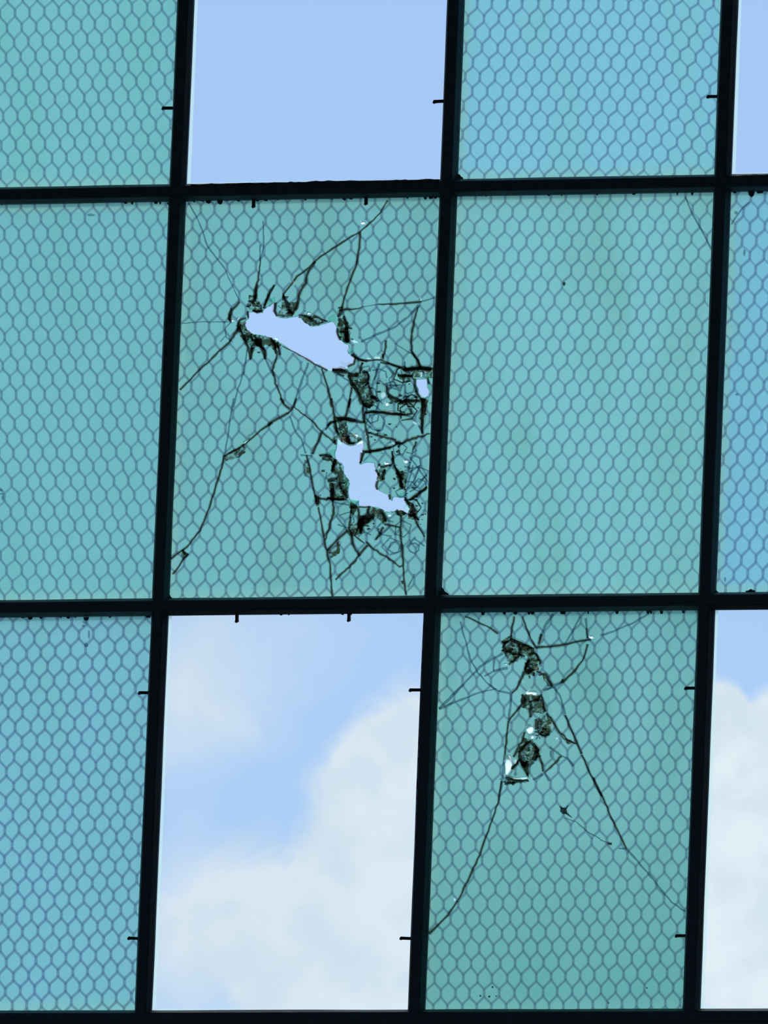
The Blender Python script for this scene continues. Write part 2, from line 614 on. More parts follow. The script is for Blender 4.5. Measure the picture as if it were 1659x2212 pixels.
# rounded putty fillets in corners and crumbs along the top edges
fil = Bag()
for (cx, cy, sx, sy, r_) in ((957, 1281, 1, -1, 13), (366, 1292, 1, -1, 10), (993, 383, 1, -1, 8), (1547, 1278, 1, -1, 5), (919, 1287, -1, -1, 3),
                             (364, 441, -1, 1, 4), (951, 426, -1, 1, 7), (329, 1295, -1, -1, 5)):
    cxo, cyo = cx - sx * 4, cy - sy * 4
    arc = [(cxo, cyo), (cxo, cy + sy * r_)]
    for a in range(1, 6):
        t = math.pi / 2 * a / 6
        arc.append((cx + sx * r_ * (1 - math.cos(t)), cy + sy * r_ * (1 - math.sin(t))))
    arc.append((cx + sx * r_, cyo))
    fil.prism(arc, -0.0022, -0.0004)
r = random.Random(5)
crumbs = []
for (xa, ya, xb, yb, n) in ((403, 434, 950, 427, 20), (0, 442, 362, 438, 5), (990, 422, 1540, 418, 10), (1583, 416, 1659, 415, 5), (0, 1334, 325, 1332, 8),
                            (952, 1326, 1500, 1322, 14), (1550, 1279, 1659, 1277, 3), (368, 1329, 910, 1326, 4)):
    for i in range(n):
        t = r.random()
        crumbs.append((xa + (xb - xa) * t, ya + (yb - ya) * t, r.uniform(3, 9), r.uniform(1.2, 4.0)))
crumbs += [(475, 436, 12, 6), (450, 436, 12, 4), (1623, 417, 14, 9), (1622, 1279, 16, 7), (65, 1334, 12, 5), (186, 1336, 12, 5)]
for (x, y, w_, h_) in crumbs:
    sgn = -1 if 1270 < y < 1290 else 1
    fil.prism([(x - w_ / 2, y - 3 * sgn), (x + w_ / 2, y - 3 * sgn), (x + w_ * .35, y + h_ * .6 * sgn), (x, y + h_ * sgn), (x - w_ * .4, y + h_ * .5 * sgn)], -0.0016, -0.0003)
fil.build('putty_fillet', M_STEEL, window)

# ------------------------------------------------------------------ panes
G0, G1 = 0.0005, 0.0060         # inner and outer face of the glass
YW0, YW1 = 0.0020, 0.0036       # the wire lies inside the glass


def pane_quad(ci, ri, gap=0.0055):
    """corners (tl, tr, br, bl) in plane coordinates of column ci (0..3), row ri (0..2)"""
    q = []
    for vi, hi, sx, sz in ((ci, ri, 1, -1), (ci + 1, ri, -1, -1), (ci + 1, ri + 1, -1, 1), (ci, ri + 1, 1, 1)):
        x, z = cross(vi, hi)
        q.append((x + sx * gap, z + sz * gap))
    return q


def to_px(p):
    d = p - CAM
    w = d.dot(FWD)
    return IMG_W / 2 + F_PX * d.dot(RIGHT) / w, IMG_H / 2 + F_PX * d.dot(DOWN) / w


def ragged(poly, seed, amp=1.3, step=7):
    r = random.Random(seed)
    out = []
    for i in range(len(poly)):
        (x0, y0), (x1, y1) = poly[i], poly[(i + 1) % len(poly)]
        out.append((x0, y0))
        L = math.hypot(x1 - x0, y1 - y0)
        n = int(L / step)
        for j in range(1, n + 1):
            t = j / (n + 1)
            o = r.uniform(-amp, amp)
            out.append((x0 + (x1 - x0) * t - (y1 - y0) / L * o, y0 + (y1 - y0) * t + (x1 - x0) / L * o))
    return out


def glass_sheet(name, parent, ci, ri, mats, holes=()):
    q = pane_quad(ci, ri)
    loops = [[Vector((x, z, 0)) for x, z in q]]
    for h in holes:
        loops.append([Vector((at(x, y, G0).x, at(x, y, G0).z, 0)) for x, y in h])
    tris = tessellate_polygon(loops)
    flat = [p for l in loops for p in l]
    n = len(flat)
    verts = [Vector((p.x, G0, p.y)) for p in flat] + [Vector((p.x, G1, p.y)) for p in flat]
    faces, mi = [], []
    for t in tris:
        a, b_, c = t
        nrm = (flat[b_] - flat[a]).cross(flat[c] - flat[a]).z
        if abs(nrm) < 1e-12:
            continue
        t = (a, b_, c) if nrm > 0 else (a, c, b_)     # x,z plane seen from -y
        faces.append(t)
        mi.append(0)
        faces.append(tuple(i + n for i in reversed(t)))
        mi.append(1)
    o = 0
    for l in loops:
        m_ = len(l)
        for i in range(m_):
            a, b_ = o + i, o + (i + 1) % m_
            faces.append((a, b_, b_ + n, a + n))
            mi.append(2)
        o += m_
    ob = link_mesh(name, verts, faces, mats, parent, mi)
    me = ob.data
    uvl = me.uv_layers.new(name='glass_metres')
    x0, z0 = q[3][0] + (WB / 2 - 0.0055), q[3][1] + (WB / 2 - 0.0055)
    lean = V[ci][1]
    for lp in me.loops:
        p = me.vertices[lp.vertex_index].co
        # keep u measured square from the left bar, v from the lower bar
        u = p.x - (x0 + lean * (p.z - q[3][1]))
        hl = H[ri + 1]
        v_ = p.z - (hl[0] + hl[1] * p.x + WB / 2)
        uvl.data[lp.index].uv = (u, v_)
    return ob


def wire_mesh(parent, ci, ri, anchor, u, row, strong, holes=(), seed=0, jitter=0.7, warps=(), alpha=1.0, bend=None):
    """hexagonal netting: anchor = one twist, u = step along a row, row = drift per row (pixels on the plane)"""
    r = random.Random(seed)
    corners = [to_px(Vector((x, 0, z))) for x, z in pane_quad(ci, ri, 0.006)]
    xs, ys = [c[0] for c in corners], [c[1] for c in corners]
    bx0, bx1, by0, by1 = max(min(xs), -90), min(max(xs), 1750), max(min(ys), -120), min(max(ys), 2230)
    twist = 11.0
    cache = {}

    def node(i, j):
        key = (i, j)
        if key not in cache:
            x = anchor[0] + u[0] * (i + (j % 2) * 0.5) + row[0] * j
            y = anchor[1] + u[1] * (i + (j % 2) * 0.5) + row[1] * j
            rr = random.Random(hash((i * 7919 + j * 104729 + seed * 31)))
            x += rr.gauss(0, jitter) + 1.6 * math.sin(j * 0.31 + seed + i * 0.11)
            y += rr.gauss(0, jitter * 0.8) + 1.3 * math.sin(i * 0.37 + seed * 2)
            if bend and x > bend[0]:
                y += (x - bend[0]) ** 2 * bend[1]
            for (wx, wy, wr, ax, ay) in warps:
                d = math.hypot(x - wx, y - wy) / wr
                if d < 1:
                    x += ax * (1 - d) * rr.uniform(-1, 1)
                    y += ay * (1 - d) * rr.uniform(-1, 1)
            cache[key] = (x, y, twist / 2 * rr.uniform(0.85, 1.2), rr.random())
        return cache[key]

    def ok(p):
        if not inside(p, corners):
            return False
        return not any(inside(p, h) for h in holes)

    net = Bag()
    ni = int((bx1 - bx0) / u[0]) + 14
    nj = int((by1 - by0) / row[1]) + 6
    i0 = int((bx0 - anchor[0]) / u[0]) - 6
    j0 = int((by0 - anchor[1]) / row[1]) - 3

    def emit(mi, pts, ws):
        run, rw = [], []
        for p, w in zip(pts, ws):
            if ok(p) and -60 < p[0] < 1720 and -60 < p[1] < 2240:
                run.append(p)
                rw.append(w)
            else:
                if len(run) > 1:
                    net.line(run, rw, YW0, YW1, mi)
                    net.line(run, [k_ * 1.7 for k_ in rw], YW1 + 0.0002, YW1 + 0.0004, 2)
                run, rw = [], []
        if len(run) > 1:
            net.line(run, rw, YW0, YW1, mi)
            net.line(run, [k_ * 1.7 for k_ in rw], YW1 + 0.0002, YW1 + 0.0004, 2)

    for j in range(j0, j0 + nj):
        for i in range(i0, i0 + ni):
            x, y, h, q = node(i, j)
            if not (bx0 - 60 < x < bx1 + 60 and by0 - 60 < y < by1 + 60):
                continue
            emit(0, [(x + row[0] * -0.15, y - h), (x, y), (x + row[0] * 0.15, y + h)], [3.8 * alpha, 4.8 * alpha, 3.8 * alpha])
            for side in (0, 1):
                ii = i + side - (0 if j % 2 else 1)
                x2, y2, h2, q2 = node(ii, j + 1)
                # bow the strand outwards a little like twisted netting
                sx = x + (x2 - x) * 0.16
                ex = x + (x2 - x) * 0.84
                pts = [(x, y + h), (sx, y + h + (y2 - h2 - y - h) * 0.24), (x + (x2 - x) * .5, (y + h + y2 - h2) / 2),
                       (ex, y + h + (y2 - h2 - y - h) * 0.76), (x2, y2 - h2)]
                st = strong[0] if side == 1 else strong[1]        # side 1 runs down to the right
                w = (3.0 + 1.2 * st) * alpha
                emit(0 if st > 0.5 else 1, pts, [w] * 5)
    return net.build('wire_mesh', [M_WIRE, M_WIRE2, M_WIRE_SOFT], parent)


def wired_pane(ci, ri, label, base, green, streak, wire, holes=(), low=0.0, group='green wired glass panes'):
    cx = sum(x for x, z in pane_quad(ci, ri)) / 4
    bz = min(z for x, z in pane_quad(ci, ri))
    t = empty('wired_glass_pane', (cx, (G0 + G1) / 2, bz))
    tag(t, label, 'window pane', group)
    base, green = tuple(c * 0.885 for c in base), tuple(c * 0.885 for c in green)
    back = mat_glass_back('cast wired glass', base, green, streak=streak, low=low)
    glass_sheet('glass_sheet', t, ci, ri, [M_FRONT, back, M_EDGE], holes)
    wire_mesh(t, ci, ri, holes=holes, **wire)
    return t


def clear_pane(ci, ri, label):
    cx = sum(x for x, z in pane_quad(ci, ri)) / 4
    bz = min(z for x, z in pane_quad(ci, ri))
    q = pane_quad(ci, ri)
    o = glass_sheet('clear_glass_pane', None, ci, ri, [M_CLEAR, M_CLEAR, M_CLEAR])
    tag(o, label, 'window pane', 'clear glass panes')
    # pale strip painting in the edge glow along the left bar and the sill of the pane
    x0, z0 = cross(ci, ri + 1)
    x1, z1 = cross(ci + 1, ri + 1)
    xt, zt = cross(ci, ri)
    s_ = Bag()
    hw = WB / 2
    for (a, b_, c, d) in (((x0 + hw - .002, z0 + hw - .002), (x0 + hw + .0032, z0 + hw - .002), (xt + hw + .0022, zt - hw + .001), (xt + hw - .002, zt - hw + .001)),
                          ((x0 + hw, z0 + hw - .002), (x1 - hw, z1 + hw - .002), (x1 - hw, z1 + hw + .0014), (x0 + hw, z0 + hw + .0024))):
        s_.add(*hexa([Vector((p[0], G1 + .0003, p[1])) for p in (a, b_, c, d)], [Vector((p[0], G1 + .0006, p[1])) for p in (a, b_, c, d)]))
    s_.build('glow_strip', M_GLOW_STRIP, o)
    return o


def C(crop, pts):
    x0, y0, s = {1: (360, 420, 2.765), 2: (360, 860, 2.765), 3: (460, 600, 4.608), 4: (620, 760, 4.879), 5: (640, 920, 5.184),
                 6: (920, 1310, 2.765), 7: (1040, 1340, 5.82), 8: (920, 1680, 2.765), 9: (1480, 380, 4.2514), 0: (0, 0, 1.0)}[crop]
    return [(x0 + x / s, y0 + y / s) for x, y in pts]


TEAL, GREENISH = (0.168, 0.560, 0.600), (0.160, 0.540, 0.490)

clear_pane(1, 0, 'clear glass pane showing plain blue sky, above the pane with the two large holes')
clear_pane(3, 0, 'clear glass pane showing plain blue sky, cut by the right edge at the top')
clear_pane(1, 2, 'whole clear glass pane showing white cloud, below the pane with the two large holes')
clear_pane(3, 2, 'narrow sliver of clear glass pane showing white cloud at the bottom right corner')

wired_pane(0, 0, 'green wired glass pane in the top left corner, unbroken', (0.258, 0.620, 0.550), (0.235, 0.60, 0.49), 0.8,
           dict(anchor=(30.5, 26.5), u=(31.7, -1.06), row=(-1.2, 31.8), strong=(1.0, 0.35), seed=1))
wired_pane(0, 1, 'unbroken green wired glass pane directly left of the pane with the two large holes', (0.249, 0.592, 0.538), (0.23, 0.57, 0.48), 0.7,
           dict(anchor=(7.4, 507.5), u=(31.45, -0.8), row=(-1.77, 31.6), strong=(1.0, 0.35), seed=2))
wired_pane(0, 2, 'unbroken green wired glass pane with bluish netting in the bottom left corner', (0.269, 0.592, 0.590), (0.245, 0.585, 0.52), 0.6,
           dict(anchor=(41.2, 1381.4), u=(32.2, -2.6), row=(-1.2, 31.7), strong=(.9, 1.0), seed=3, alpha=1.1))
wired_pane(2, 0, 'unbroken green wired glass pane at the top, between two clear panes', (0.300, 0.650, 0.668), (0.275, 0.64, 0.57), 0.7,
           dict(anchor=(1045.5, 38.9), u=(32.9, 0.4), row=(-1.7, 31.4), strong=(0.4, 0.9), seed=4, bend=(1300, 4e-4)))
wired_pane(3, 1, 'bluish wired glass pane with small dirt specks, cut by the right edge at middle height', (0.274, 0.610, 0.650), (0.265, 0.60, 0.53), 0.7,
           dict(anchor=(1620.3, 490.5), u=(31.6, -1.9), row=(-1.57, 31.3), strong=(0.5, 1.0), seed=6, alpha=1.1))

# --- middle pane with one crack across its upper right corner

def specks(parent, items):
    for (x, y, rx, ry) in items:
        q = Bag()
        q.prism(ell_(x, y, rx, ry), -0.0010, -0.0006)
        q.build('dirt_speck', M_SPEC2, parent)


def ell_(cx, cy, rx, ry, n=9):
    r_ = random.Random(int(cx * 5 + cy))
    return [(cx + rx * r_.uniform(.6, 1.2) * math.cos(6.283 * i / n), cy + ry * r_.uniform(.6, 1.2) * math.sin(6.283 * i / n)) for i in range(n)]


M_SPEC2 = mat_tint('faint dirt', (0.72, 0.74, 0.78))
_p = [o for o in COL.objects if o.name.startswith('wired_glass_pane')]      # in building order
specks(_p[1], [(4, 1067, 5, 3), (6, 1074, 4, 6), (3, 1058, 3, 3), (196, 464, 10, 3)])
specks(_p[2], [(184, 1343, 6, 5), (186, 1393, 5, 5), (180, 1352, 4, 3), (192, 1370, 3, 9)])
specks(_p[4], [(1608, 545, 3, 8), (1566, 1252, 3, 6), (1592, 852, 4, 3), (1590, 460, 4, 4)])
q = Bag()
q.line(C(9, [(425, 445), (450, 400), (475, 365), (530, 290), (590, 240)]), [3, 4, 3, 3.5, 2.5], -0.0006, 0.0)
q.build('crack', M_HAIR, _p[4])
t = wired_pane(2, 1, 'green wired glass pane with one crack across its upper right corner and a brownish streak', (0.285, 0.635, 0.560), (0.235, 0.555, 0.43), 0.75,
               dict(anchor=(1043.7, 461.7), u=(32.3, -0.75), row=(-1.43, 32.0), strong=(0.45, 0.9), seed=5))
q = Bag()
q.line(C(9, [(0, 190), (60, 340), (130, 460), (190, 570), (240, 680)]), [3.2, 3.8, 4.2, 3.8, 3], -0.0006, 0.0002)
q.build('crack', M_HAIR, t)
q = Bag()
q.prism([(1215, 611), (1219, 608), (1222, 612), (1219, 618), (1216, 616)], -0.0006, 0.0002)
q.build('dirt_speck', M_SPOT, t)


# ------------------------------------------------------------------ broken panes
def wiggle(pts, seed, amp=1.0, step=10):
    r = random.Random(seed)
    out = []
    for i in range(len(pts) - 1):
        (x0, y0), (x1, y1) = pts[i], pts[i + 1]
        L = math.hypot(x1 - x0, y1 - y0) or 1
        n = max(1, int(L / step))
        for j in range(n):
            t_ = j / n
            o = r.uniform(-amp, amp) if (i or j) else 0
            out.append((x0 + (x1 - x0) * t_ - (y1 - y0) / L * o, y0 + (y1 - y0) * t_ + (x1 - x0) / L * o))
    out.append(pts[-1])
    return out


def draw_cracks(parent, data, seed, holes=()):
    """data: list of (crop, kind, width, points); kind h = fine, d = dark"""
    fine, dark = Bag(), Bag()
    r = random.Random(seed)

    def length(d):
        P = C(d[0], d[3])
        return sum(math.dist(a, b_) for a, b_ in zip(P, P[1:]))

    order = sorted(data, key=length, reverse=True)
    single = set(id(d) for d in order[:70] if length(d) > 38)     # the long cracks are parts of their own
    for item in data:
        (crop, kind, w, pts) = item
        wm = max(w) if isinstance(w, tuple) else w
        P = wiggle(C(crop, pts), r.random(), 0.9 if wm < 6 else 1.4, 9 if wm < 6 else 6)
        n = len(P)
        W = []
        for i in range(n):
            if isinstance(w, tuple):
                ww = w[0] + (w[1] - w[0]) * i / max(1, n - 1)
            else:
                ww = w
            t_ = i / max(1, n - 1)
            if wm >= 6:
                ww *= 0.80 * (0.4 + 0.6 * math.sin(math.pi * min(1, max(0, 0.08 + 0.84 * t_))) ** 0.6) + 0.06
            elif kind == 'h':
                ww *= 1.35
            W.append(max(1.2, ww * 0.85 * r.uniform(0.7, 1.25)))
        lift = r.uniform(0, 0.0003)
        if id(item) in single:
            q = Bag()
            q.line(P, W, -0.0006 - lift, 0.0001 - lift)
            if kind == 'd':
                q.line(P, [x * 1.9 + 1 for x in W], -0.0016 - lift, -0.0012 - lift, 1)
            q.build('crack', [M_HAIR] if kind == 'h' else [M_DARK, M_DARK_SOFT], parent)
        else:
            (fine if kind == 'h' else dark).line(P, W, -0.0006 - lift, 0.0001 - lift)
            if kind == 'd':
                dark.line(P, [x * 1.8 + 1 for x in W], -0.0016 - lift, -0.0012 - lift, 1)
    if fine.v:
        fine.build('fine_cracks', M_HAIR, parent)['kind'] = 'stuff'
    if dark.v:
        dark.build('dark_cracks', [M_DARK, M_DARK_SOFT], parent)['kind'] = 'stuff'


def veil(parent, name, mat, polys, seed, amp=1.5, y=-0.0012, th=0.0003):
    for i, (crop, pts) in enumerate(polys):
        q = Bag()
        q.prism(ragged(C(crop, pts), seed + i, amp, 5), y - i * 0.00002, y + th - i * 0.00002)
        q.build(name, mat, parent)


def ell(cx, cy, rx, ry, rot=0.0, n=9, seed=0):
    r = random.Random(int(cx * 13 + cy * 7) + seed)
    out = []
    for i in range(n):
        a = 2 * math.pi * i / n
        k = r.uniform(0.78, 1.1)
        x, y = rx * k * math.cos(a), ry * k * math.sin(a)
        out.append((cx + x * math.cos(rot) - y * math.sin(rot), cy + x * math.sin(rot) + y * math.cos(rot)))
    return out


HOLE_A = ragged(C(3, [(345, 340), (400, 335), (430, 345), (485, 345), (500, 310), (530, 285), (560, 278), (590, 245), (607, 240), (610, 310), (605, 345),
                      (625, 380), (650, 395), (720, 400), (790, 385), (840, 380), (880, 410), (920, 450), (980, 482), (1040, 475), (1100, 455), (1140, 445),
                      (1170, 425), (1200, 440), (1225, 480), (1232, 560), (1260, 610), (1300, 650), (1345, 665), (1352, 700), (1335, 730), (1350, 755),
                      (1385, 775), (1410, 800), (1395, 850), (1340, 882), (1310, 905), (1240, 905), (1190, 910), (1150, 917), (1080, 890), (980, 840),
                      (900, 800), (840, 760), (760, 710), (680, 650), (610, 605), (530, 580), (470, 562), (400, 552), (350, 545), (330, 510), (308, 480),
                      (303, 450), (320, 420), (345, 405), (348, 380)]), 41, 0.7, 8)
HOLE_B = ragged(C(5, [(445, 215), (448, 150), (460, 118), (485, 118), (502, 155), (500, 100), (495, 65), (515, 80), (545, 120), (556, 170), (556, 210),
                      (600, 220), (655, 207), (690, 170), (738, 148), (752, 205), (742, 265), (735, 290), (725, 360), (705, 432), (722, 425), (775, 405),
                      (870, 410), (880, 470), (900, 530), (930, 570), (900, 610), (882, 650), (900, 700), (930, 730), (980, 755), (1030, 772),
                      (1042, 822), (1062, 835), (1078, 790), (1150, 800), (1208, 800), (1215, 850), (1232, 890), (1272, 902), (1282, 930), (1255, 960),
                      (1235, 990), (1200, 955), (1150, 940), (1090, 945), (1040, 955), (980, 950), (930, 915), (880, 895), (830, 900), (750, 900),
                      (692, 903), (692, 830), (640, 825), (592, 815), (575, 770), (575, 700), (590, 640), (570, 590), (550, 570), (522, 520), (520, 450),
                      (500, 410), (450, 380), (430, 360), (425, 290), (440, 250)]), 42, 0.6, 8)
HOLE_C = ragged(C(4, [(1350, 290), (1400, 285), (1470, 280), (1475, 340), (1470, 372), (1495, 400), (1490, 458), (1440, 470), (1400, 466), (1375, 430),
                      (1375, 380), (1357, 355)]), 43, 0.5, 8)

# chips of glass that catch the sun: each sits in its own small break of the sheet
FLASH_B2 = [(5, ell(665, 108, 33, 25)), (5, ell(775, 112, 14, 16)), (5, ell(1012, 420, 30, 24)), (5, ell(1225, 395, 30, 26)),
            (5, ell(1042, 998, 22, 20)), (1, ell(1170, 168, 14, 12)), (1, ell(753, 517, 9, 16, 0.5)), (1, ell(846, 708, 12, 10)), (1, ell(390, 752, 12, 9)),
            (4, ell(1050, 545, 20, 26)), (4, ell(1075, 629, 50, 13))]
CHIP_B2 = [(1, ell(425, 742, 16, 10, -.4)), (1, ell(1125, 878, 26, 10, 0.2)), (1, ell(1258, 975, 22, 14, 0.1)), (1, ell(1205, 978, 22, 7, 0.05)), (4, ell(1360, 745, 52, 20, 0.5)),
           (5, ell(920, 462, 28, 14, -0.4)), (2, [(455, 262), (492, 235), (488, 255), (468, 275)]), (4, ell(1410, 235, 20, 32)), (4, ell(1465, 210, 28, 16)),
           (4, ell(1115, 960, 22, 14)), (2, ell(1530, 1183, 12, 12)), (4, ell(1010, 460, 30, 45)), (4, ell(950, 55, 30, 22)), (1, ell(1515, 628, 12, 8))]
LOOSE_B2 = [  # splinters that hang at the rims of the holes (crop, outline, material)
    (5, [(338, 302), (405, 265), (445, 262), (442, 300), (430, 362), (395, 345)], 'chip'),
    (5, [(690, 172), (742, 135), (750, 165), (735, 190), (668, 205)], 'flash'),
    (5, [(462, 125), (478, 120), (500, 165), (498, 212), (466, 212)], 'chip'),
    (5, [(512, 82), (545, 125), (552, 175), (545, 200), (520, 150)], 'flash'),
    (5, [(765, 372), (800, 352), (862, 350), (872, 378), (845, 405), (790, 400)], 'flash'),
    (5, [(1225, 890), (1270, 902), (1280, 930), (1255, 975), (1235, 960), (1200, 905)], 'chip'),
    (5, [(592, 818), (690, 828), (690, 900), (650, 905), (618, 870)], 'chip'),
    (5, [(1110, 780), (1200, 745), (1215, 800), (1150, 805)], 'chip'),
    (5, [(550, 570), (590, 590), (590, 690), (565, 690), (520, 620)], 'chip'),
    (3, [(355, 545), (372, 548), (380, 600), (370, 650), (352, 620)], 'chip'),
    (3, [(540, 250), (590, 195), (612, 190), (622, 250), (605, 245), (560, 280)], 'chip'),
    (3, [(1150, 395), (1215, 360), (1225, 420), (1200, 440), (1150, 440)], 'chip'),
    (3, [(1235, 480), (1270, 560), (1310, 600), (1350, 668), (1300, 655), (1255, 610)], 'chip'),
    (3, [(1335, 700), (1370, 690), (1400, 740), (1385, 775), (1345, 755)], 'chip'),
    (3, [(580, 600), (640, 605), (640, 635), (600, 625)], 'flash'),
    (4, [(1480, 230), (1505, 260), (1510, 420), (1490, 400), (1478, 340)], 'chip'),
]
holes_b2 = [HOLE_A, HOLE_B, HOLE_C] + [ragged(C(c, p), 70 + i, 0.2, 9) for i, (c, p) in enumerate(FLASH_B2 + CHIP_B2)]


def clear_of(h, others):
    return not any(inside(p, o) for p in h for o in others) and not any(inside(p, h) for o in others for p in o)


keep, chips_in = [HOLE_A, HOLE_B, HOLE_C], []
for i, h in enumerate(holes_b2[3:]):
    if clear_of(h, keep):
        keep.append(h)
        chips_in.append((h, i < len(FLASH_B2)))
t = wired_pane(1, 1, 'shattered green wired glass pane with two large holes and a small one, cracked all over', (0.248, 0.580, 0.505), (0.222, 0.53, 0.415), 0.8,
               dict(anchor=(477.2, 481.5), u=(31.4, -1.45), row=(-1.5, 31.75), strong=(0.9, 0.7), seed=7,
                    warps=((850, 870, 130, 7, 7), (780, 1060, 120, 6, 6), (620, 720, 110, 4, 4), (900, 1000, 100, 8, 8))), holes=keep)
PANE_B2 = t

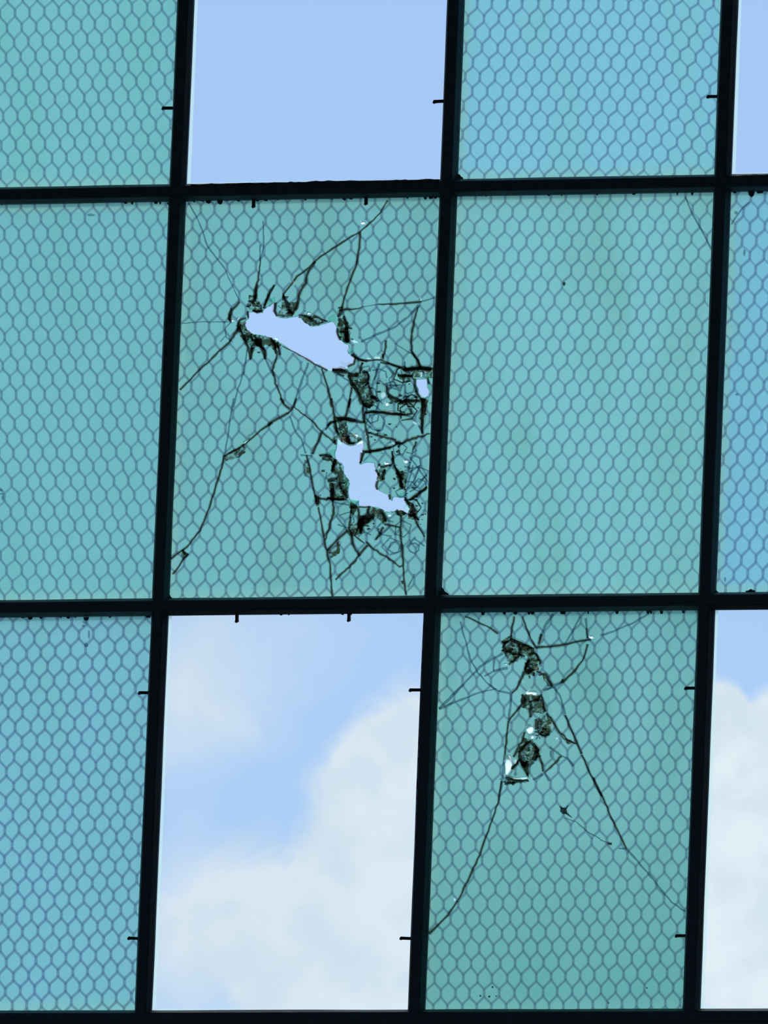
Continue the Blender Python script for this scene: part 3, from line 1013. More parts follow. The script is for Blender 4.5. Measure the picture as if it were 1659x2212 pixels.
cr = [
    (1, 'h', 3.0, [(130, 50), (195, 170), (245, 310), (310, 400), (345, 440)]), (1, 'h', 2.0, [(345, 440), (390, 540), (435, 640)]),
    (1, 'h', (2.2, 3.0), [(575, 160), (578, 310), (560, 380)]), (1, 'd', (2.5, 6), [(560, 380), (545, 510), (528, 640)]),
    (1, 'd', (1.5, 5), [(645, 540), (605, 610), (580, 675)]),
    (1, 'd', (2.5, 4), [(1320, 35), (1275, 110), (1215, 170), (1150, 225), (1080, 265), (990, 325), (920, 370), (885, 400)]),
    (1, 'd', (4, 3), [(885, 400), (830, 455), (780, 490), (740, 540), (695, 600)]),
    (1, 'd', (5, 10), [(890, 400), (850, 455), (828, 530), (792, 595), (775, 670), (745, 715)]),
    (1, 'd', (5, 12), [(695, 600), (720, 655), (738, 712)]),
    (1, 'd', (5, 4), [(1155, 225), (1150, 320), (1130, 430), (1090, 530), (1060, 620), (1045, 680)]),
    (1, 'd', (8, 1.5), [(1030, 690), (1090, 685), (1165, 675)]), (1, 'd', (3, 4.5), [(1265, 655), (1370, 655), (1520, 640)]),
    (1, 'h', 3, [(1520, 640), (1600, 615)]), (1, 'h', 2, [(1165, 672), (1265, 655)]),
    (1, 'h', 8, [(1045, 690), (1070, 760), (1082, 850)]), (1, 'd', 9, [(1070, 820), (1085, 880)]),
    (1, 'h', (4.5, 4), [(1505, 660), (1440, 730), (1370, 790), (1270, 830), (1160, 880)]),
    (1, 'd', (4.5, 7), [(1500, 670), (1480, 750), (1462, 850), (1462, 940)]), (1, 'd', (8, 4), [(1462, 940), (1500, 990), (1520, 1030)]),
    (1, 'h', 2.5, [(1365, 890), (1460, 950)]), (1, 'd', (8, 4), [(1310, 870), (1300, 950), (1288, 975)]),
    (1, 'd', (3, 4), [(1120, 970), (1170, 992), (1280, 988), (1390, 1030), (1450, 1050)]), (1, 'd', 9, [(1410, 1048), (1520, 1032), (1592, 1042)]),
    (1, 'd', (4, 5), [(435, 640), (392, 690), (370, 740), (385, 762)]), (1, 'h', 3, [(385, 762), (350, 800), (355, 850), (395, 880)]),
    (1, 'd', (10, 4), [(445, 775), (405, 835), (372, 885)]), (1, 'd', (4, 3.5), [(372, 885), (330, 920), (200, 1045), (78, 1168)]),
    (1, 'd', (9, 4), [(430, 790), (478, 890), (500, 990)]), (1, 'd', (12, 6), [(505, 865), (560, 905), (590, 985)]),
    (1, 'h', 4, [(590, 985), (615, 1040), (640, 1085)]), (1, 'd', (6, 4), [(640, 870), (662, 960), (632, 1050), (650, 1130), (700, 1250)]),
    (1, 'h', 3.2, [(480, 930), (460, 1060), (420, 1180), (397, 1272)]), (1, 'h', 2, [(90, 770), (230, 760), (370, 760)]),
    (1, 'h', 2, [(320, 880), (350, 845)]), (1, 'd', (2, 4), [(690, 905), (770, 945), (860, 1000), (960, 1052)]),
    (1, 'h', 4.0, [(845, 1005), (800, 1130), (762, 1250)]), (1, 'd', (3, 5), [(925, 1040), (960, 1150), (987, 1272)]),
    (1, 'd', (5, 3), [(990, 1050), (1060, 1085)]), (1, 'h', 3, [(1000, 1060), (1090, 1115)]), (1, 'd', 4, [(1105, 1150), (1088, 1272)]),
    (1, 'h', 3, [(1272, 1010), (1240, 1110)]), (1, 'h', 3, [(555, 400), (560, 300)]),
    (2, 'h', 3.2, [(400, 0), (370, 180), (348, 330)]), (2, 'd', (4, 4), [(345, 340), (330, 410), (290, 540), (245, 680), (200, 790), (120, 890), (25, 960)]),
    (2, 'd', (3, 5), [(35, 1052), (75, 1000), (110, 950), (130, 930)]), (2, 'd', 5, [(95, 905), (110, 935)]),
    (2, 'd', 5, [(680, 0), (700, 40), (735, 65)]), (2, 'd', (5, 4), [(725, 88), (660, 125), (620, 150), (540, 210), (470, 275), (345, 345)]),
    (2, 'd', 8, [(605, 165), (632, 145)]), (2, 'd', (5, 7), [(775, 0), (760, 45), (722, 95)]),
    (2, 'd', (3.5, 6), [(760, 50), (880, 150), (940, 212), (1000, 268)]),
    (2, 'h', 4, [(735, 110), (770, 200), (805, 245), (830, 330)]), (2, 'd', (3.5, 5), [(835, 340), (852, 400), (870, 500), (895, 620)]),
    (2, 'd', (4.5, 4), [(905, 650), (925, 760), (950, 890), (975, 990), (988, 1185)]),
    (2, 'd', 5, [(925, 205), (900, 270), (870, 335)]), (2, 'h', 3, [(800, 340), (870, 345)]), (2, 'h', 4, [(915, 345), (985, 350)]),
    (2, 'd', (5, 7), [(985, 0), (1000, 100), (1022, 210)]), (2, 'd', 5, [(1098, 0), (1068, 120)]),
    (2, 'd', (4, 8), [(948, 190), (978, 142), (1060, 125)]), (2, 'd', (8, 6), [(1060, 125), (1180, 145)]),
    (2, 'd', (6, 7), [(1180, 90), (1182, 145), (1200, 230), (1215, 330)]), (2, 'd', (4, 5), [(1200, 205), (1290, 230), (1370, 252)]),
    (2, 'd', (9, 5), [(1365, 262), (1400, 270), (1470, 242), (1572, 212)]), (2, 'd', 5, [(1180, 88), (1300, 85), (1440, 102)]),
    (2, 'h', 4, [(1440, 102), (1500, 150), (1530, 210)]), (2, 'd', 6, [(1522, 0), (1525, 205)]),
    (2, 'd', (7, 5), [(1382, 270), (1330, 300), (1250, 315), (1178, 325), (1152, 390)]), (2, 'd', (7, 3), [(1490, 258), (1468, 320)]),
    (2, 'h', 4, [(1468, 320), (1445, 430), (1430, 510)]), (2, 'd', (4, 10), [(1345, 315), (1358, 400), (1400, 480), (1405, 535)]),
    (2, 'd', (7, 5), [(990, 600), (998, 690), (960, 800), (945, 850)]), (2, 'd', 5, [(955, 600), (1060, 602)]),
    (2, 'd', (4, 8), [(1102, 650), (1090, 780), (1112, 870), (1150, 942)]), (2, 'd', (8, 7), [(1140, 650), (1155, 740), (1160, 812)]),
    (2, 'd', 5, [(1080, 790), (1015, 850), (960, 912)]), (2, 'd', (4, 6), [(1150, 940), (1090, 1010), (1008, 1085)]), (2, 'd', 5, [(1148, 942), (1200, 878)]),
    (2, 'd', (7, 4), [(1192, 858), (1225, 895), (1330, 960), (1390, 1005), (1410, 1000)]),
    (2, 'd', (4.5, 5), [(1400, 700), (1396, 800), (1410, 920), (1412, 1000)]), (2, 'd', 4, [(1412, 1000), (1416, 1060), (1430, 1175)]), (2, 'd', 7, [(1405, 1090), (1410, 1110)]),
    (2, 'd', 4.5, [(1300, 752), (1392, 772)]), (2, 'd', 7, [(1295, 770), (1248, 845)]), (2, 'd', 10, [(1152, 745), (1190, 720), (1240, 695)]),
    (2, 'd', (5, 3), [(1470, 690), (1505, 770), (1540, 830)]), (2, 'd', 4.5, [(1450, 610), (1510, 560), (1556, 528)]),
    (2, 'h', 3, [(1445, 445), (1500, 410), (1562, 435)]), (2, 'h', 3, [(1500, 505), (1552, 458)]), (2, 'h', 3, [(1440, 540), (1490, 470), (1510, 400)]),
    (2, 'h', 3, [(1450, 560), (1500, 530), (1540, 470)]), (2, 'h', 4, [(1485, 830), (1430, 890)]), (2, 'h', 3, [(1480, 840), (1540, 885)]),
    (2, 'h', 3, [(1450, 350), (1560, 500)]), (2, 'h', 3, [(1470, 400), (1420, 600)]), (2, 'h', 3, [(1480, 1050), (1440, 1130)]),
    (2, 'h', 3, [(1000, 620), (1090, 640)]), (2, 'd', 5, [(960, 605), (905, 600)]), (2, 'h', 3, [(1010, 700), (1080, 790)]), (2, 'h', 3, [(1240, 850), (1300, 800), (1340, 760)]),
    (4, 'd', (9, 15), [(480, 185), (560, 190), (640, 215)]), (4, 'd', 14, [(640, 230), (700, 250), (760, 240)]), (4, 'd', 8, [(790, 215), (855, 220)]),
    (4, 'd', (6, 8), [(795, 110), (780, 170), (765, 225)]), (4, 'd', (13, 11), [(655, 250), (685, 340), (760, 440)]), (4, 'd', (10, 6), [(852, 230), (848, 330), (820, 360)]),
    (4, 'd', 9, [(760, 440), (780, 540), (850, 585)]), (4, 'd', (12, 7), [(880, 465), (930, 485), (962, 525)]), (4, 'd', 12, [(800, 555), (875, 560)]),
    (4, 'd', 6, [(800, 570), (812, 740)]), (4, 'd', (5, 6), [(820, 640), (940, 628), (1035, 650), (1250, 662)]), (4, 'd', (6, 9), [(1048, 350), (1060, 450), (1110, 470)]),
    (4, 'd', (8, 7), [(1060, 470), (1150, 490), (1210, 515)]), (4, 'h', 6, [(1010, 335), (1110, 350), (1200, 350)]), (4, 'd', (6, 10), [(1150, 520), (1330, 512), (1400, 520)]),
    (4, 'd', (12, 6), [(1435, 490), (1445, 600), (1420, 700), (1420, 865)]), (4, 'd', 9, [(1295, 595), (1312, 650), (1262, 662)]),
    (4, 'd', 9, [(1165, 250), (1250, 255), (1325, 258)]), (4, 'h', 5, [(1045, 150), (1130, 240)]), (4, 'd', (5, 7), [(980, 110), (1100, 130), (1190, 160)]),
    (4, 'd', 10, [(1230, 182), (1380, 172), (1520, 185)]), (4, 'h', 6, [(1240, 100), (1242, 180)]), (4, 'd', (4, 8), [(1310, 0), (1360, 60), (1405, 165)]),
    (4, 'h', 6, [(965, 120), (920, 270), (895, 350)]), (4, 'd', 5, [(1345, 280), (1345, 350), (1370, 440), (1400, 480)]), (4, 'd', 5, [(1480, 270), (1495, 340)]),
    (4, 'h', 4, [(1240, 340), (1245, 530)]), (4, 'd', 6, [(1005, 20), (1010, 80)]), (4, 'h', 7, [(1070, 400), (1100, 360), (1160, 360)]), (4, 'h', 6, [(1270, 440), (1330, 420), (1340, 350)]),
    (4, 'd', 7, [(870, 590), (900, 520)]), (4, 'h', 6, [(960, 300), (940, 440), (970, 520)]), (4, 'd', 7, [(860, 350), (880, 400), (870, 460)]), (4, 'd', 8, [(690, 20), (750, 80), (850, 95)]),
    (4, 'd', 12, [(500, 690), (600, 700), (720, 720)]), (4, 'd', (6, 10), [(500, 740), (520, 830), (550, 880)]), (4, 'h', 5, [(640, 700), (820, 740)]), (4, 'd', 6, [(420, 780), (500, 730)]),
    (5, 'd', (5, 9), [(255, 330), (330, 320), (400, 350)]), (5, 'd', (11, 8), [(440, 370), (425, 440), (400, 510)]), (5, 'd', 10, [(350, 620), (400, 600), (460, 590)]),
    (5, 'd', (14, 9), [(395, 640), (400, 760), (410, 850)]), (5, 'd', (6, 9), [(480, 640), (520, 730), (570, 810)]), (5, 'd', 5, [(350, 805), (470, 820), (560, 822)]),
    (5, 'd', 13, [(240, 785), (235, 880)]), (5, 'd', (6, 10), [(1090, 440), (1140, 540), (1180, 600)]), (5, 'd', (9, 13), [(1195, 530), (1165, 620), (1180, 710)]),
    (5, 'd', 9, [(990, 490), (970, 560), (960, 600)]), (5, 'd', 6, [(1220, 800), (1245, 850), (1275, 890)]), (5, 'd', (16, 12), [(1290, 880), (1320, 940), (1280, 1020)]),
    (5, 'd', (13, 5), [(1310, 980), (1370, 1050)]), (5, 'd', 7, [(1130, 935), (1140, 1000)]), (5, 'd', (8, 14), [(820, 900), (800, 990), (720, 1080)]), (5, 'd', (15, 9), [(715, 1060), (720, 1200)]),
    (5, 'd', 9, [(870, 1030), (760, 1100)]), (5, 'd', 8, [(960, 960), (1000, 1060)]), (5, 'd', 6, [(1290, 820), (1380, 760), (1460, 690)]), (5, 'd', 5, [(890, 490), (915, 530), (930, 560)]),
    (5, 'd', 7, [(905, 620), (890, 680), (905, 715)]), (5, 'd', 7, [(1040, 770), (1050, 825)]), (5, 'd', 9, [(610, 905), (680, 908)]), (5, 'd', 4, [(700, 905), (830, 905)]),
    (5, 'd', (5, 4), [(735, 300), (720, 420)]), (5, 'd', 5, [(740, 285), (870, 275), (1060, 235)]), (5, 'd', 8, [(1110, 190), (1160, 200), (1140, 240)]), (5, 'd', 6, [(1075, 300), (1075, 420), (1040, 450)]),
    (5, 'd', 9, [(430, 160), (440, 210)]), (5, 'd', 10, [(575, 120), (590, 190), (650, 195)]), (5, 'd', 8, [(940, 460), (1060, 440)]),
    (3, 'd', (4, 12), [(430, 60), (415, 170), (400, 260)]), (3, 'd', (3, 7), [(605, 70), (550, 170), (510, 280)]), (3, 'd', 4, [(330, 400), (270, 420), (240, 490)]),
    (3, 'd', (5, 8), [(180, 300), (160, 360), (170, 430)]), (3, 'd', (8, 5), [(620, 250), (610, 330), (635, 385)]), (3, 'd', (5, 9), [(850, 372), (930, 375), (985, 420)]),
    (3, 'd', (10, 5), [(980, 400), (1040, 460), (1090, 440)]), (3, 'd', 5, [(1000, 375), (1140, 435)]), (3, 'd', (5, 7), [(1235, 500), (1240, 570), (1270, 620)]),
    (3, 'd', 8, [(1245, 300), (1290, 300), (1240, 390)]), (3, 'd', (7, 14), [(1300, 380), (1330, 480), (1335, 580)]), (3, 'd', 11, [(1320, 560), (1340, 650)]),
    (3, 'd', 7, [(1375, 765), (1420, 800), (1400, 850), (1340, 885)]), (3, 'd', 6, [(1185, 912), (1330, 925)]), (3, 'd', (8, 6), [(410, 570), (450, 620), (380, 680), (375, 810)]),
    (3, 'd', (9, 6), [(470, 600), (480, 680), (520, 730), (515, 810)]), (3, 'd', (8, 5), [(570, 600), (620, 680), (625, 760)]), (3, 'd', 5, [(640, 640), (665, 770)]),
    (3, 'd', 6, [(345, 330), (350, 400)]), (3, 'd', 5, [(400, 325), (440, 345), (490, 330)]),
]
draw_cracks(t, cr, 3)


def crazing(parent, zones, seed, holes):
    """net of little cell-shaped cracks where the wire still holds the crushed glass"""
    r_ = random.Random(seed)
    hair, core = Bag(), Bag()
    for (cx, cy, rx, ry, n) in zones:
        for k in range(int(n * 0.55)):
            x, y = cx + r_.uniform(-rx, rx), cy + r_.uniform(-ry, ry)
            rad, m_ = r_.uniform(11, 21), r_.randint(5, 7)
            ph = r_.uniform(0, 6)
            P = [(x + rad * r_.uniform(.75, 1.25) * math.cos(ph + 6.283 * i / m_), y + rad * r_.uniform(.75, 1.25) * math.sin(ph + 6.283 * i / m_)) for i in range(m_ + 1)]
            P = P[:r_.randint(3, m_ + 1)]
            if any(inside(p, h) for p in P for h in holes) or any(p[0] > 936 - (p[1] - 780) * 0.04 for p in P):
                continue
            P = wiggle(P, k, 0.7, 7)
            W = [r_.uniform(2.2, 4.2) for _ in P]
            (hair if r_.random() < 0.9 else core).line(P, W, -0.0009 - k * 4e-6, -0.0005 - k * 4e-6)
    for nm, bg_, mt in (('crazed_glass', hair, M_HAIR), ('crazed_glass', core, M_DARK)):
        if bg_.v:
            bg_.build(nm, mt, parent)['kind'] = 'stuff'


crazing(t, [(850, 850, 75, 55, 34), (900, 880, 30, 50, 12), (885, 1020, 42, 80, 20), (800, 1150, 60, 40, 12), (880, 1150, 35, 40, 8), (735, 1010, 22, 70, 10),
            (620, 700, 110, 15, 8), (770, 930, 50, 18, 5)], 21, keep)
veil(t, 'crushed_glass', M_SMOKE, [
    (3, [(360, 180), (440, 170), (470, 250), (500, 330), (420, 345), (350, 320)]), (3, [(690, 150), (760, 250), (840, 230), (860, 290), (790, 385), (700, 390), (640, 380), (680, 300)]),
    (3, [(240, 440), (320, 430), (340, 520), (400, 560), (380, 690), (300, 620), (240, 530)]), (3, [(370, 560), (540, 585), (650, 630), (690, 680), (600, 720), (540, 670), (480, 700), (400, 680)]),
    (3, [(840, 380), (990, 375), (1130, 430), (1050, 475), (960, 480)]), (3, [(1250, 400), (1330, 400), (1370, 560), (1370, 660), (1300, 640), (1240, 520)]),
    (4, [(640, 220), (860, 215), (860, 340), (900, 440), (960, 520), (870, 600), (800, 560), (740, 420), (670, 350)]),
    (4, [(1050, 440), (1210, 510), (1400, 500), (1340, 560), (1200, 560), (1100, 530)]), (4, [(1150, 230), (1340, 240), (1340, 300), (1220, 320)]),
    (4, [(1400, 480), (1490, 500), (1460, 640), (1420, 620)]), (4, [(520, 690), (620, 690), (640, 830), (660, 960), (600, 960), (560, 850)]),
    (5, [(260, 320), (400, 345), (500, 420), (530, 540), (590, 600), (580, 690), (560, 780), (560, 830), (380, 830), (370, 640), (440, 560), (390, 520), (400, 400), (290, 380)]),
    (5, [(200, 770), (280, 770), (260, 900), (220, 900)]), (5, [(820, 900), (930, 920), (1040, 970), (1010, 1080), (960, 1100), (900, 1010), (760, 1100), (700, 1200), (680, 1060), (790, 980)]),
    (5, [(560, 30), (640, 90), (740, 150), (660, 200), (560, 210), (470, 150), (440, 210), (400, 150), (450, 100)]), (5, [(930, 480), (1000, 480), (990, 600), (910, 640), (900, 580)]),
    (5, [(1120, 480), (1240, 520), (1230, 720), (1160, 690), (1130, 600)]), (5, [(1210, 800), (1300, 860), (1380, 1060), (1240, 1040), (1270, 930)]),
    (5, [(600, 820), (690, 905), (640, 1000), (600, 960)]), (5, [(1040, 950), (1200, 950), (1240, 1000), (1150, 1010)]), (5, [(80, 360), (150, 420), (160, 600), (90, 560)]),
    (2, [(345, 345), (462, 272), (472, 322), (440, 350), (345, 378)]), (2, [(960, 900), (1040, 850), (1030, 930), (980, 960)]), (2, [(1060, 800), (1180, 700), (1180, 800), (1110, 830)]),
    (2, [(95, 905), (130, 935), (100, 965), (85, 940)]),
    (1, [(455, 790), (520, 850), (520, 960), (470, 900)]), (1, [(1395, 1035), (1590, 1035), (1590, 1100), (1400, 1090)]),
], 900, 1.8)
veil(t, 'grime_film', M_FILM, [
    (4, [(560, 100), (980, 120), (1000, 300), (1340, 350), (1500, 540), (1480, 760), (800, 640), (700, 420)]),
    (5, [(250, 250), (560, 560), (600, 900), (1300, 1050), (1400, 1150), (900, 1250), (600, 1300), (300, 800), (250, 500)]),
    (2, [(480, 300), (470, 276), (345, 340), (350, 380), (440, 352)]),
], 950, 3.0, y=-0.0018)


def fragments(parent, chips_in, loose, seed, zones=()):
    r = random.Random(seed)
    for h, bright in chips_in:
        c = (sum(p[0] for p in h) / len(h), sum(p[1] for p in h) / len(h))
        q = Bag()
        q.prism([(c[0] + (x - c[0]) * 0.94, c[1] + (y - c[1]) * 0.94) for x, y in h], G0 + 0.0004, G1 - 0.0004, 0, (r.uniform(-.2, .2), r.uniform(-.9, -.5) if bright else r.uniform(-.3, .1)), 1)
        q.build('glass_chip', [M_FRONT, M_FLASH if bright else M_CHIP], parent)
    for crop, pts, kind in loose:
        q = Bag()
        q.prism(C(crop, pts), 0.0020, 0.0048, 0, (r.uniform(-.15, .15), r.uniform(-.6, -.4) if kind == 'flash' else r.uniform(-.15, .15)), 1)
        q.build('glass_splinter', [M_FRONT, M_FLASH if kind == 'flash' else M_CHIP], parent)


fragments(t, chips_in, LOOSE_B2, 8)
# small crumbs of crushed glass strewn around the breaks
def crumbs_of_glass(parent, zones, seed, n, holes=()):
    r = random.Random(seed)
    lo, hi = Bag(), Bag()
    for k in range(n):
        (cx, cy, rx, ry) = r.choice(zones)
        x, y = cx + r.gauss(0, rx * .5), cy + r.gauss(0, ry * .5)
        s = r.uniform(1.5, 6.0)
        if any(inside((x, y), h) for h in holes):
            continue
        a = r.uniform(0, math.pi)
        pts = [(x + s * r.uniform(.6, 1.4) * math.cos(a + t_), y + s * .6 * r.uniform(.5, 1.4) * math.sin(a + t_)) for t_ in (0, 1.6, 3.1, 4.5)]
        if r.random() < 0.72:
            lo.prism(pts, -0.0021 - k * 1e-6, -0.0019 - k * 1e-6)
        else:
            hi.prism(pts, -0.0024 - k * 1e-6, -0.0022 - k * 1e-6)
    o = lo.build('dark_glass_crumbs', M_DARK, parent)
    o['kind'] = 'stuff'
    o = hi.build('pale_glass_crumbs', M_CHIP2, parent)
    o['kind'] = 'stuff'


M_CHIP2 = mat_veil('pale crushed glass', (0.30, 0.62, 0.52), 0.30, translucent=True)
crumbs_of_glass(t, [(790, 820, 40, 35), (850, 850, 60, 30), (900, 880, 26, 40), (735, 1030, 22, 50), (790, 1130, 40, 30), (870, 1080, 30, 30), (565, 740, 36, 22),
                    (545, 660, 20, 18), (605, 660, 20, 20), (745, 720, 18, 30), (850, 1010, 30, 40), (810, 940, 40, 20), (905, 1110, 20, 20)], 77, 210, keep)

# --- lower broken pane with the triangular break
FLASH_C3 = [(6, ell(985, 183, 16, 11)), (7, ell(685, 597, 26, 24)), (7, [(545, 905), (600, 885), (690, 885), (698, 930), (640, 948), (560, 940)]),
            (7, ell(605, 1370, 50, 62)), (7, ell(632, 1462, 24, 32)), (7, [(310, 1700), (350, 1690), (385, 1790), (370, 1870), (320, 1940), (285, 1930), (292, 1820)])]
CHIP_C3 = [(7, ell(850, 1310, 32, 24)), (7, [(340, 1955), (430, 1972), (560, 1965), (580, 1990), (520, 2005), (400, 1992), (345, 1975)]), (7, ell(305, 550, 20, 16)),
           (7, ell(425, 1780, 26, 40)), (7, ell(945, 1480, 26, 20)), (8, ell(172, 725, 10, 12))]
keep3, chips3 = [], []
for i, (c_, p_) in enumerate(FLASH_C3 + CHIP_C3):
    h = ragged(C(c_, p_), 500 + i, 0.2, 9)
    if clear_of(h, keep3):
        keep3.append(h)
        chips3.append((h, i < len(FLASH_C3)))
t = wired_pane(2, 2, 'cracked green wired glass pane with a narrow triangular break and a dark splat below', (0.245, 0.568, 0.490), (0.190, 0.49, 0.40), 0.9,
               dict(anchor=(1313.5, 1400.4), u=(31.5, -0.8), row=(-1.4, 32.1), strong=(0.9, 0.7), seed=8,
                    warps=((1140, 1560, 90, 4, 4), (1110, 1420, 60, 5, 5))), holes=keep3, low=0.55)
cr3 = [
    (6, 'd', (2.5, 4), [(235, 60), (310, 92), (385, 130), (430, 162)]), (6, 'h', 3.5, [(205, 90), (235, 200), (262, 310), (310, 395), (362, 455), (430, 505), (510, 522)]),
    (6, 'h', (4.5, 5), [(78, 612), (160, 530), (260, 428), (320, 362), (400, 312), (460, 278)]), (6, 'h', (4.5, 3), [(78, 612), (200, 560), (330, 510), (420, 490)]),
    (6, 'd', (3, 5), [(527, 60), (515, 120), (508, 180)]), (6, 'd', (2.5, 4), [(575, 60), (600, 130), (640, 220), (655, 247)]),
    (6, 'h', 5, [(760, 45), (712, 120), (678, 195)]), (6, 'd', 5, [(690, 165), (672, 225)]), (6, 'h', 3.5, [(920, 60), (872, 150), (830, 222)]), (6, 'd', (5, 4.5), [(655, 247), (800, 232), (985, 196)]),
    (6, 'h', 4, [(955, 70), (962, 130)]), (6, 'd', 4, [(960, 130), (966, 190)]), (6, 'd', (3.5, 5), [(966, 225), (935, 325), (872, 400), (815, 452)]), (6, 'h', 4, [(815, 452), (770, 475), (720, 498)]),
    (6, 'h', 3.5, [(1040, 172), (1120, 150), (1250, 92), (1330, 42)]),
    (7, 'h', 4, [(370, 930), (362, 1080), (345, 1250)]), (7, 'd', (4, 3.5), [(340, 1260), (322, 1400), (302, 1600), (285, 1750)]), (7, 'h', 4.5, [(285, 1750), (268, 1950), (250, 2100), (222, 2215)]),
    (7, 'd', (5, 6), [(515, 960), (500, 1050), (430, 1160), (345, 1260)]), (7, 'd', (7, 5), [(600, 480), (545, 620), (500, 750), (440, 860), (380, 920)]),
    (7, 'd', (10, 7), [(655, 400), (700, 450), (745, 545)]), (7, 'd', (4, 12), [(690, 640), (800, 680), (890, 820)]), (7, 'h', 4, [(780, 880), (850, 850), (930, 800), (1000, 780)]), (7, 'd', 7, [(1000, 785), (1025, 740)]),
    (7, 'h', 4, [(915, 840), (1000, 980), (1050, 1180)]), (7, 'd', (4, 4.5), [(1050, 1190), (1100, 1320), (1190, 1520), (1260, 1680)]), (7, 'd', 3.6, [(1262, 1690), (1350, 1880), (1400, 2000), (1460, 2120), (1513, 2212)]),
    (7, 'd', (6, 9), [(740, 930), (770, 1020), (805, 1150)]), (7, 'd', (7, 4), [(820, 1170), (900, 1290), (1000, 1420), (1100, 1510), (1190, 1550)]), (7, 'd', 8, [(615, 1060), (612, 1220)]),
    (7, 'd', (9, 14), [(685, 1240), (700, 1370)]), (7, 'd', (5, 8), [(735, 1420), (800, 1455), (850, 1430)]), (7, 'h', 6, [(660, 1400), (740, 1380)]), (7, 'h', 6, [(680, 1500), (720, 1440), (740, 1490)]),
    (7, 'd', (5, 6), [(550, 1400), (500, 1530), (440, 1640), (400, 1720)]), (7, 'd', (8, 16), [(655, 1540), (705, 1630), (650, 1760)]), (7, 'd', (9, 20), [(465, 1640), (495, 1750), (545, 1850)]),
    (7, 'd', (18, 8), [(545, 1780), (565, 1880), (580, 1960)]), (7, 'd', 9, [(480, 1660), (540, 1580), (620, 1520)]), (7, 'd', (5, 6), [(700, 1640), (755, 1800), (775, 1900)]),
    (7, 'h', 5, [(650, 2005), (770, 1930)]), (7, 'd', (5, 7), [(800, 1905), (900, 1810), (1005, 1705)]), (7, 'h', 4, [(860, 1590), (1000, 1700), (1080, 1740), (1150, 1835)]),
    (7, 'd', (6, 8), [(300, 1975), (420, 2008), (590, 2015)]), (7, 'h', 4, [(790, 1910), (850, 2020)]), (7, 'd', (12, 7), [(360, 195), (385, 240), (500, 290), (640, 350)]), (7, 'd', (6, 4), [(250, 270), (330, 275), (380, 230)]),
    (7, 'd', 6, [(270, 335), (330, 260)]), (7, 'd', 8, [(260, 330), (310, 385), (400, 360)]), (7, 'd', 6, [(310, 385), (470, 430), (545, 455)]), (7, 'd', 9, [(470, 300), (490, 360), (470, 430)]),
    (7, 'd', (5, 7), [(345, 560), (430, 475), (500, 430)]), (7, 'd', 12, [(645, 340), (650, 420)]), (7, 'd', (9, 12), [(550, 640), (590, 660), (650, 610)]), (7, 'd', 8, [(545, 620), (570, 540), (600, 500)]),
    (7, 'd', 6, [(600, 690), (605, 730)]), (7, 'd', 5, [(655, 650), (658, 700)]), (7, 'd', 7, [(510, 930), (545, 990), (530, 1060)]), (7, 'd', 7, [(600, 1030), (700, 990), (740, 950)]), (7, 'h', 8, [(520, 1080), (600, 1050)]),
    (7, 'h', 4, [(870, 1640), (870, 1720)]), (7, 'd', 6, [(380, 1870), (440, 1800), (480, 1740)]), (7, 'h', 5, [(150, 640), (330, 600)]), (7, 'h', 4, [(160, 480), (150, 640), (40, 700)]), (7, 'd', 7, [(570, 370), (600, 350), (640, 345)]),
    (8, 'd', (3.5, 4), [(452, 20), (430, 150), (382, 290), (320, 460), (262, 590), (192, 730)]), (8, 'd', (4, 5.5), [(190, 732), (130, 820), (18, 932)]),
    (8, 'd', 3.5, [(1000, 0), (1070, 150), (1130, 290), (1200, 425)]), (8, 'h', (4, 3.5), [(1200, 425), (1300, 540), (1395, 655), (1465, 742), (1550, 800)]), (8, 'h', 3, [(1150, 422), (1195, 424)]),
    (8, 'h', 2.5, [(1040, 370), (1110, 395)]), (8, 'h', 2.5, [(830, 240), (900, 262), (960, 320), (1040, 365)]), (8, 'd', 5, [(1085, 392), (1110, 395)]),
]
draw_cracks(t, cr3, 5)
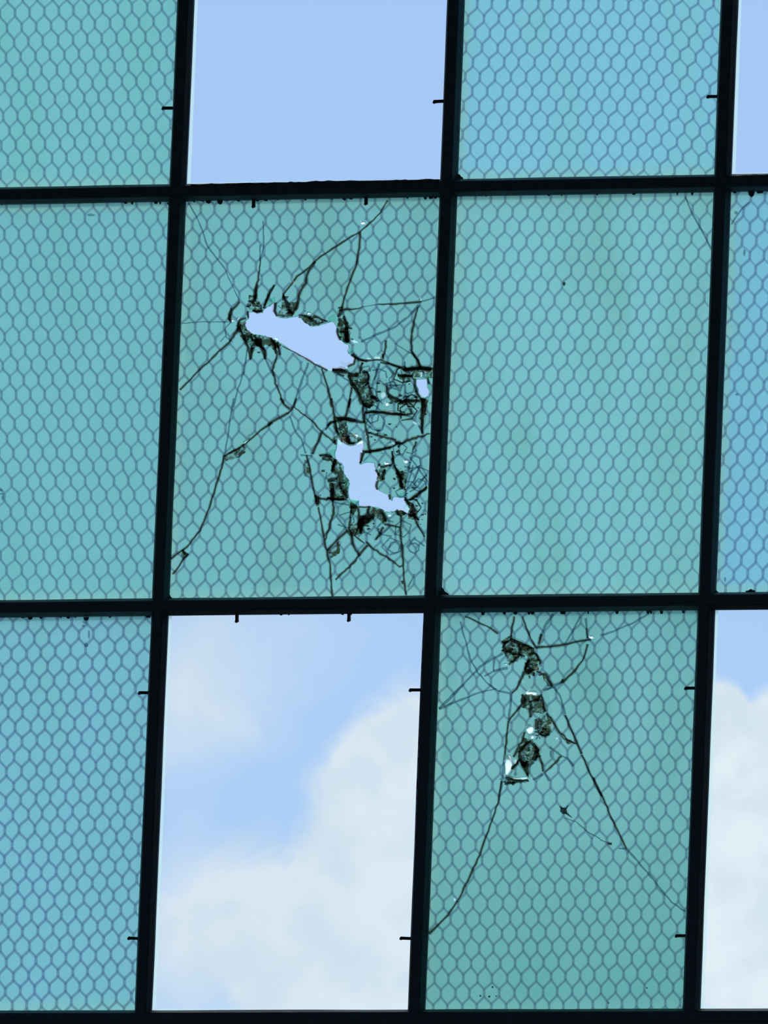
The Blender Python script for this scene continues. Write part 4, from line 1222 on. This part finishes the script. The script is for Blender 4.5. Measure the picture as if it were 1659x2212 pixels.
veil(t, 'crushed_glass', M_SMOKE, [
    (7, [(250, 260), (340, 200), (500, 290), (640, 340), (660, 430), (540, 460), (400, 540), (330, 520), (270, 400)]), (7, [(590, 400), (700, 420), (760, 560), (700, 640), (640, 690), (540, 690), (545, 600)]),
    (7, [(500, 930), (720, 930), (800, 1110), (780, 1180), (640, 1160), (500, 1090)]), (7, [(760, 660), (900, 830), (830, 830), (780, 740)]),
    (7, [(520, 1480), (640, 1500), (720, 1620), (690, 1760), (600, 1850), (600, 1990), (540, 1900), (470, 1760), (470, 1620)]), (7, [(370, 1850), (470, 1760), (420, 1850), (360, 1960)]),
    (7, [(290, 1985), (590, 2005), (600, 2030), (380, 2060)]), (7, [(720, 1180), (830, 1200), (880, 1290), (860, 1450), (760, 1480), (700, 1420)]), (7, [(1000, 1450), (1190, 1540), (1090, 1560)]),
], 300, 1.8)
veil(t, 'grime_film', M_FILM, [(7, [(640, 420), (800, 700), (900, 1200), (1000, 1500), (1000, 1700), (780, 1900), (560, 2000), (290, 1970), (330, 1500), (500, 1000), (560, 600)])], 350, 3.0, y=-0.0018)
crazing(t, [(1110, 1412, 30, 24, 9), (1150, 1480, 16, 60, 9), (1155, 1600, 26, 60, 12), (1190, 1600, 40, 30, 6)], 22, keep3)
crumbs_of_glass(t, [(1105, 1405, 26, 22), (1150, 1445, 18, 20), (1150, 1515, 20, 12), (1145, 1630, 20, 30), (1170, 1575, 20, 18), (1100, 1690, 20, 8)], 78, 90)
fragments(t, chips3, [], 9)
q = Bag()
q.prism(C(8, [(805, 180), (830, 178), (842, 200), (832, 215), (818, 218), (800, 200)]), -0.0030, -0.0008)
q.line(C(8, [(797, 170), (815, 185)]), [1.5, 5], -0.0022, -0.0008)
q.line(C(8, [(830, 205), (872, 238)]), [6, 1.2], -0.0020, -0.0008)
q.line(C(8, [(850, 165), (832, 190)]), [1.2, 4], -0.0021, -0.0008)
q.build('dirt_splat', M_SPOT, t)
for (x, y, s) in ((325, 1303, 5), (398, 1250, 5), (378, 1307, 6), (420, 1305, 4), (1320, 1255, 4), (1090, 1345, 4)):
    q = Bag()
    q.prism(C(8, ell(x, y, s * 1.3, s * 1.3)), -0.0012, -0.0008)
    q.build('dirt_speck', M_SPOT, t)
